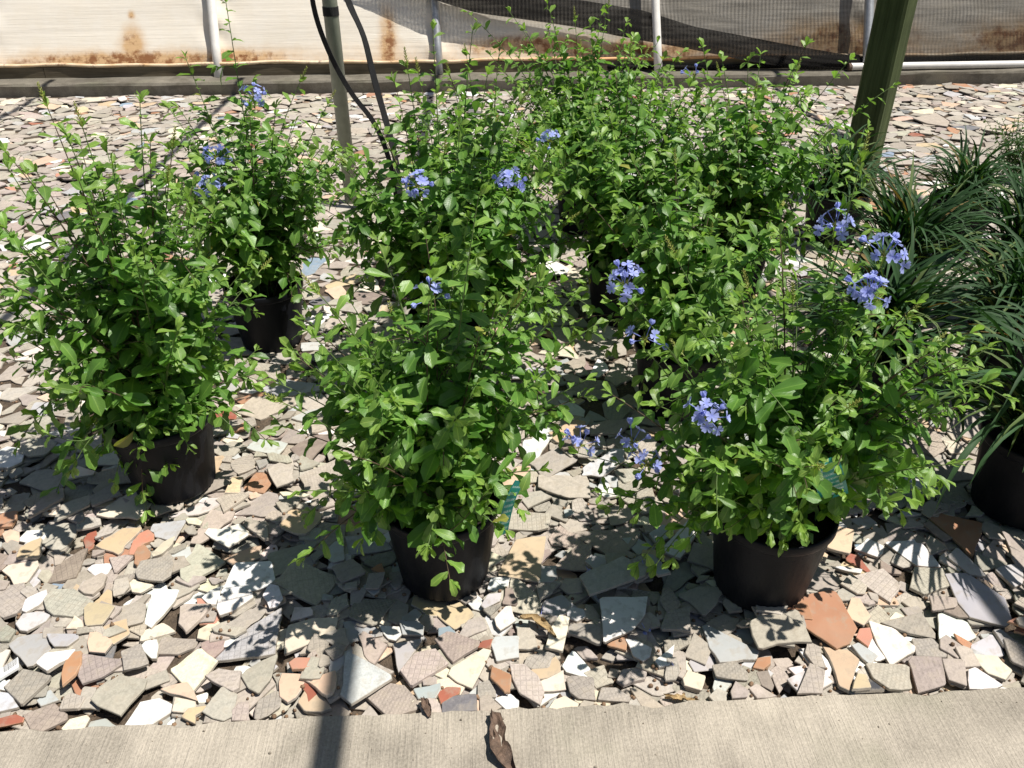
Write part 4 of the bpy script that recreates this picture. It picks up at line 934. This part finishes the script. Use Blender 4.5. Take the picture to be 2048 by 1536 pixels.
card('plant_tag', [on_y(1668, 995, p3[1]-.12), on_y(1662, 968, p3[1]-.14), on_y(1652, 938, p3[1]-.15), on_y(1648, 920, p3[1]-.14)], 9, .06, M['tag'], 'wide teal plant tag among the leaves of the front right pot', 'plant tag', RGT+UPV*.15)
def dry_leaf(pts, wd, mat, label, seed, crumple=.006):
    r = np.random.default_rng(seed); W = smooth_path(pts, 12); V, F = [], []
    for i, p in enumerate(W):
        u = i/11; t = nz(W[min(i+1, 11)]-W[max(i-1, 0)]); s = nz(cr(t, (0, 0, 1.0))); h = wd*.5*max(.06, math.sin(math.pi*min(1, max(0, u*.9+.06)))**.7)*r.uniform(.75, 1.15)
        for j in range(7):
            v = -1+j/3.0; V.append(p-W[0]+s*v*h*math.cos(v*.9)+np.array([0, 0, .004+abs(v)**1.5*h*.55+r.normal(0, crumple*.55)])+t*r.normal(0, .002))
    F = [(i*7+j, i*7+j+1, i*7+j+8, i*7+j+7) for i in range(11) for j in range(6)]
    o = obj('dry_leaf', V, F, mat, smooth=True); o.location = tuple(W[0]); tag(o, label, 'dry leaf', 'dry fallen leaves'); return o
zs = .013
dry_leaf([on_z(985, 1428, zs+.004), on_z(1000, 1455, zs), on_z(990, 1490, zs), on_z(1015, 1530, zs), on_z(1032, 1560, zs)], .062, M['dead'], 'dark brown curled dry leaf lying on the concrete path', 3, .009)
g = ground_height(*gp(853, 1420)); dry_leaf([on_z(846, 1400, g+.01), on_z(852, 1415, g+.004), on_z(860, 1437, g+.004)], .03, M['dead'], 'small brown dry leaf on shards at the concrete edge', 4)
g = ground_height(*gp(1075, 1243)); dry_leaf([on_z(1040, 1236, g+.008), on_z(1072, 1240, g+.006), on_z(1098, 1262, g+.006), on_z(1112, 1276, g+.005)], .03, M['deadtan'], 'tan dry leaf on the shards before the middle pot', 5)
g = ground_height(*gp(1345, 1400)); dry_leaf([on_z(1330, 1396, g+.006), on_z(1370, 1400, g+.005), on_z(1400, 1409, g+.005)], .02, M['deadtan'], 'thin tan dry leaf lying along the concrete edge', 6)
for k, (px, py, lab) in enumerate(((1085, 1211, 'fallen blue petal beside the tan dry leaf'), (1281, 1137, 'fallen blue petal at the end of the dark grey slab shard'), (1284, 1254, 'fallen blue petal at the corner of the big white shard'),
                                   (1343, 1331, 'fallen blue petal by the pointed white shard'), (1172, 1150, 'fallen blue petal in the shade between the two front pots'), (1031, 962, 'fallen blue petal next to the teal tag of the middle pot'))):
    g = on_z(px, py, .012); o = link('fallen_petal', FLORETS[(k % 2)+2]); o.location = (g[0], g[1], max(.004, ground_height(g[0], g[1], .01)+.008)); o.rotation_euler = (2.2+.3*k, .4, k); o.scale = (.85,)*3; tag(o, lab, 'petal', 'fallen blue petals')
# barcode sticker on a white strip of tile
C4 = [on_z(x/K_, 1000+y/K_, 0.0) for x, y in ((-60, 1040), (-40, 1075), (118, 978), (112, 922))]
g = max(ground_height(c[0], c[1], .01) for c in C4[2:])+.006
V = [tuple(c[:2])+(g,) for c in C4]+[tuple(c[:2])+(g-.007,) for c in C4]; cc = np.mean(V, 0)
sg = obj('barcode_tile', np.array(V)-cc, [(0, 1, 2, 3), (0, 4, 5, 1), (1, 5, 6, 2), (2, 6, 7, 3), (3, 7, 4, 0)], M['barcode'], uv=[(-.9, 1), (-.9, 0), (1, 0), (1, 1)]*2); sg.location = tuple(cc)
tag(sg, 'white tile strip with a printed barcode at the left picture edge', 'tile')
print('STATS shards', len(shards), 'traced', TR_N, 'meanH', float(np.mean(H[:200, 400:1000])), 'leaves', [len(p.leaves) for p in plants], 'objs', len(bpy.data.objects))
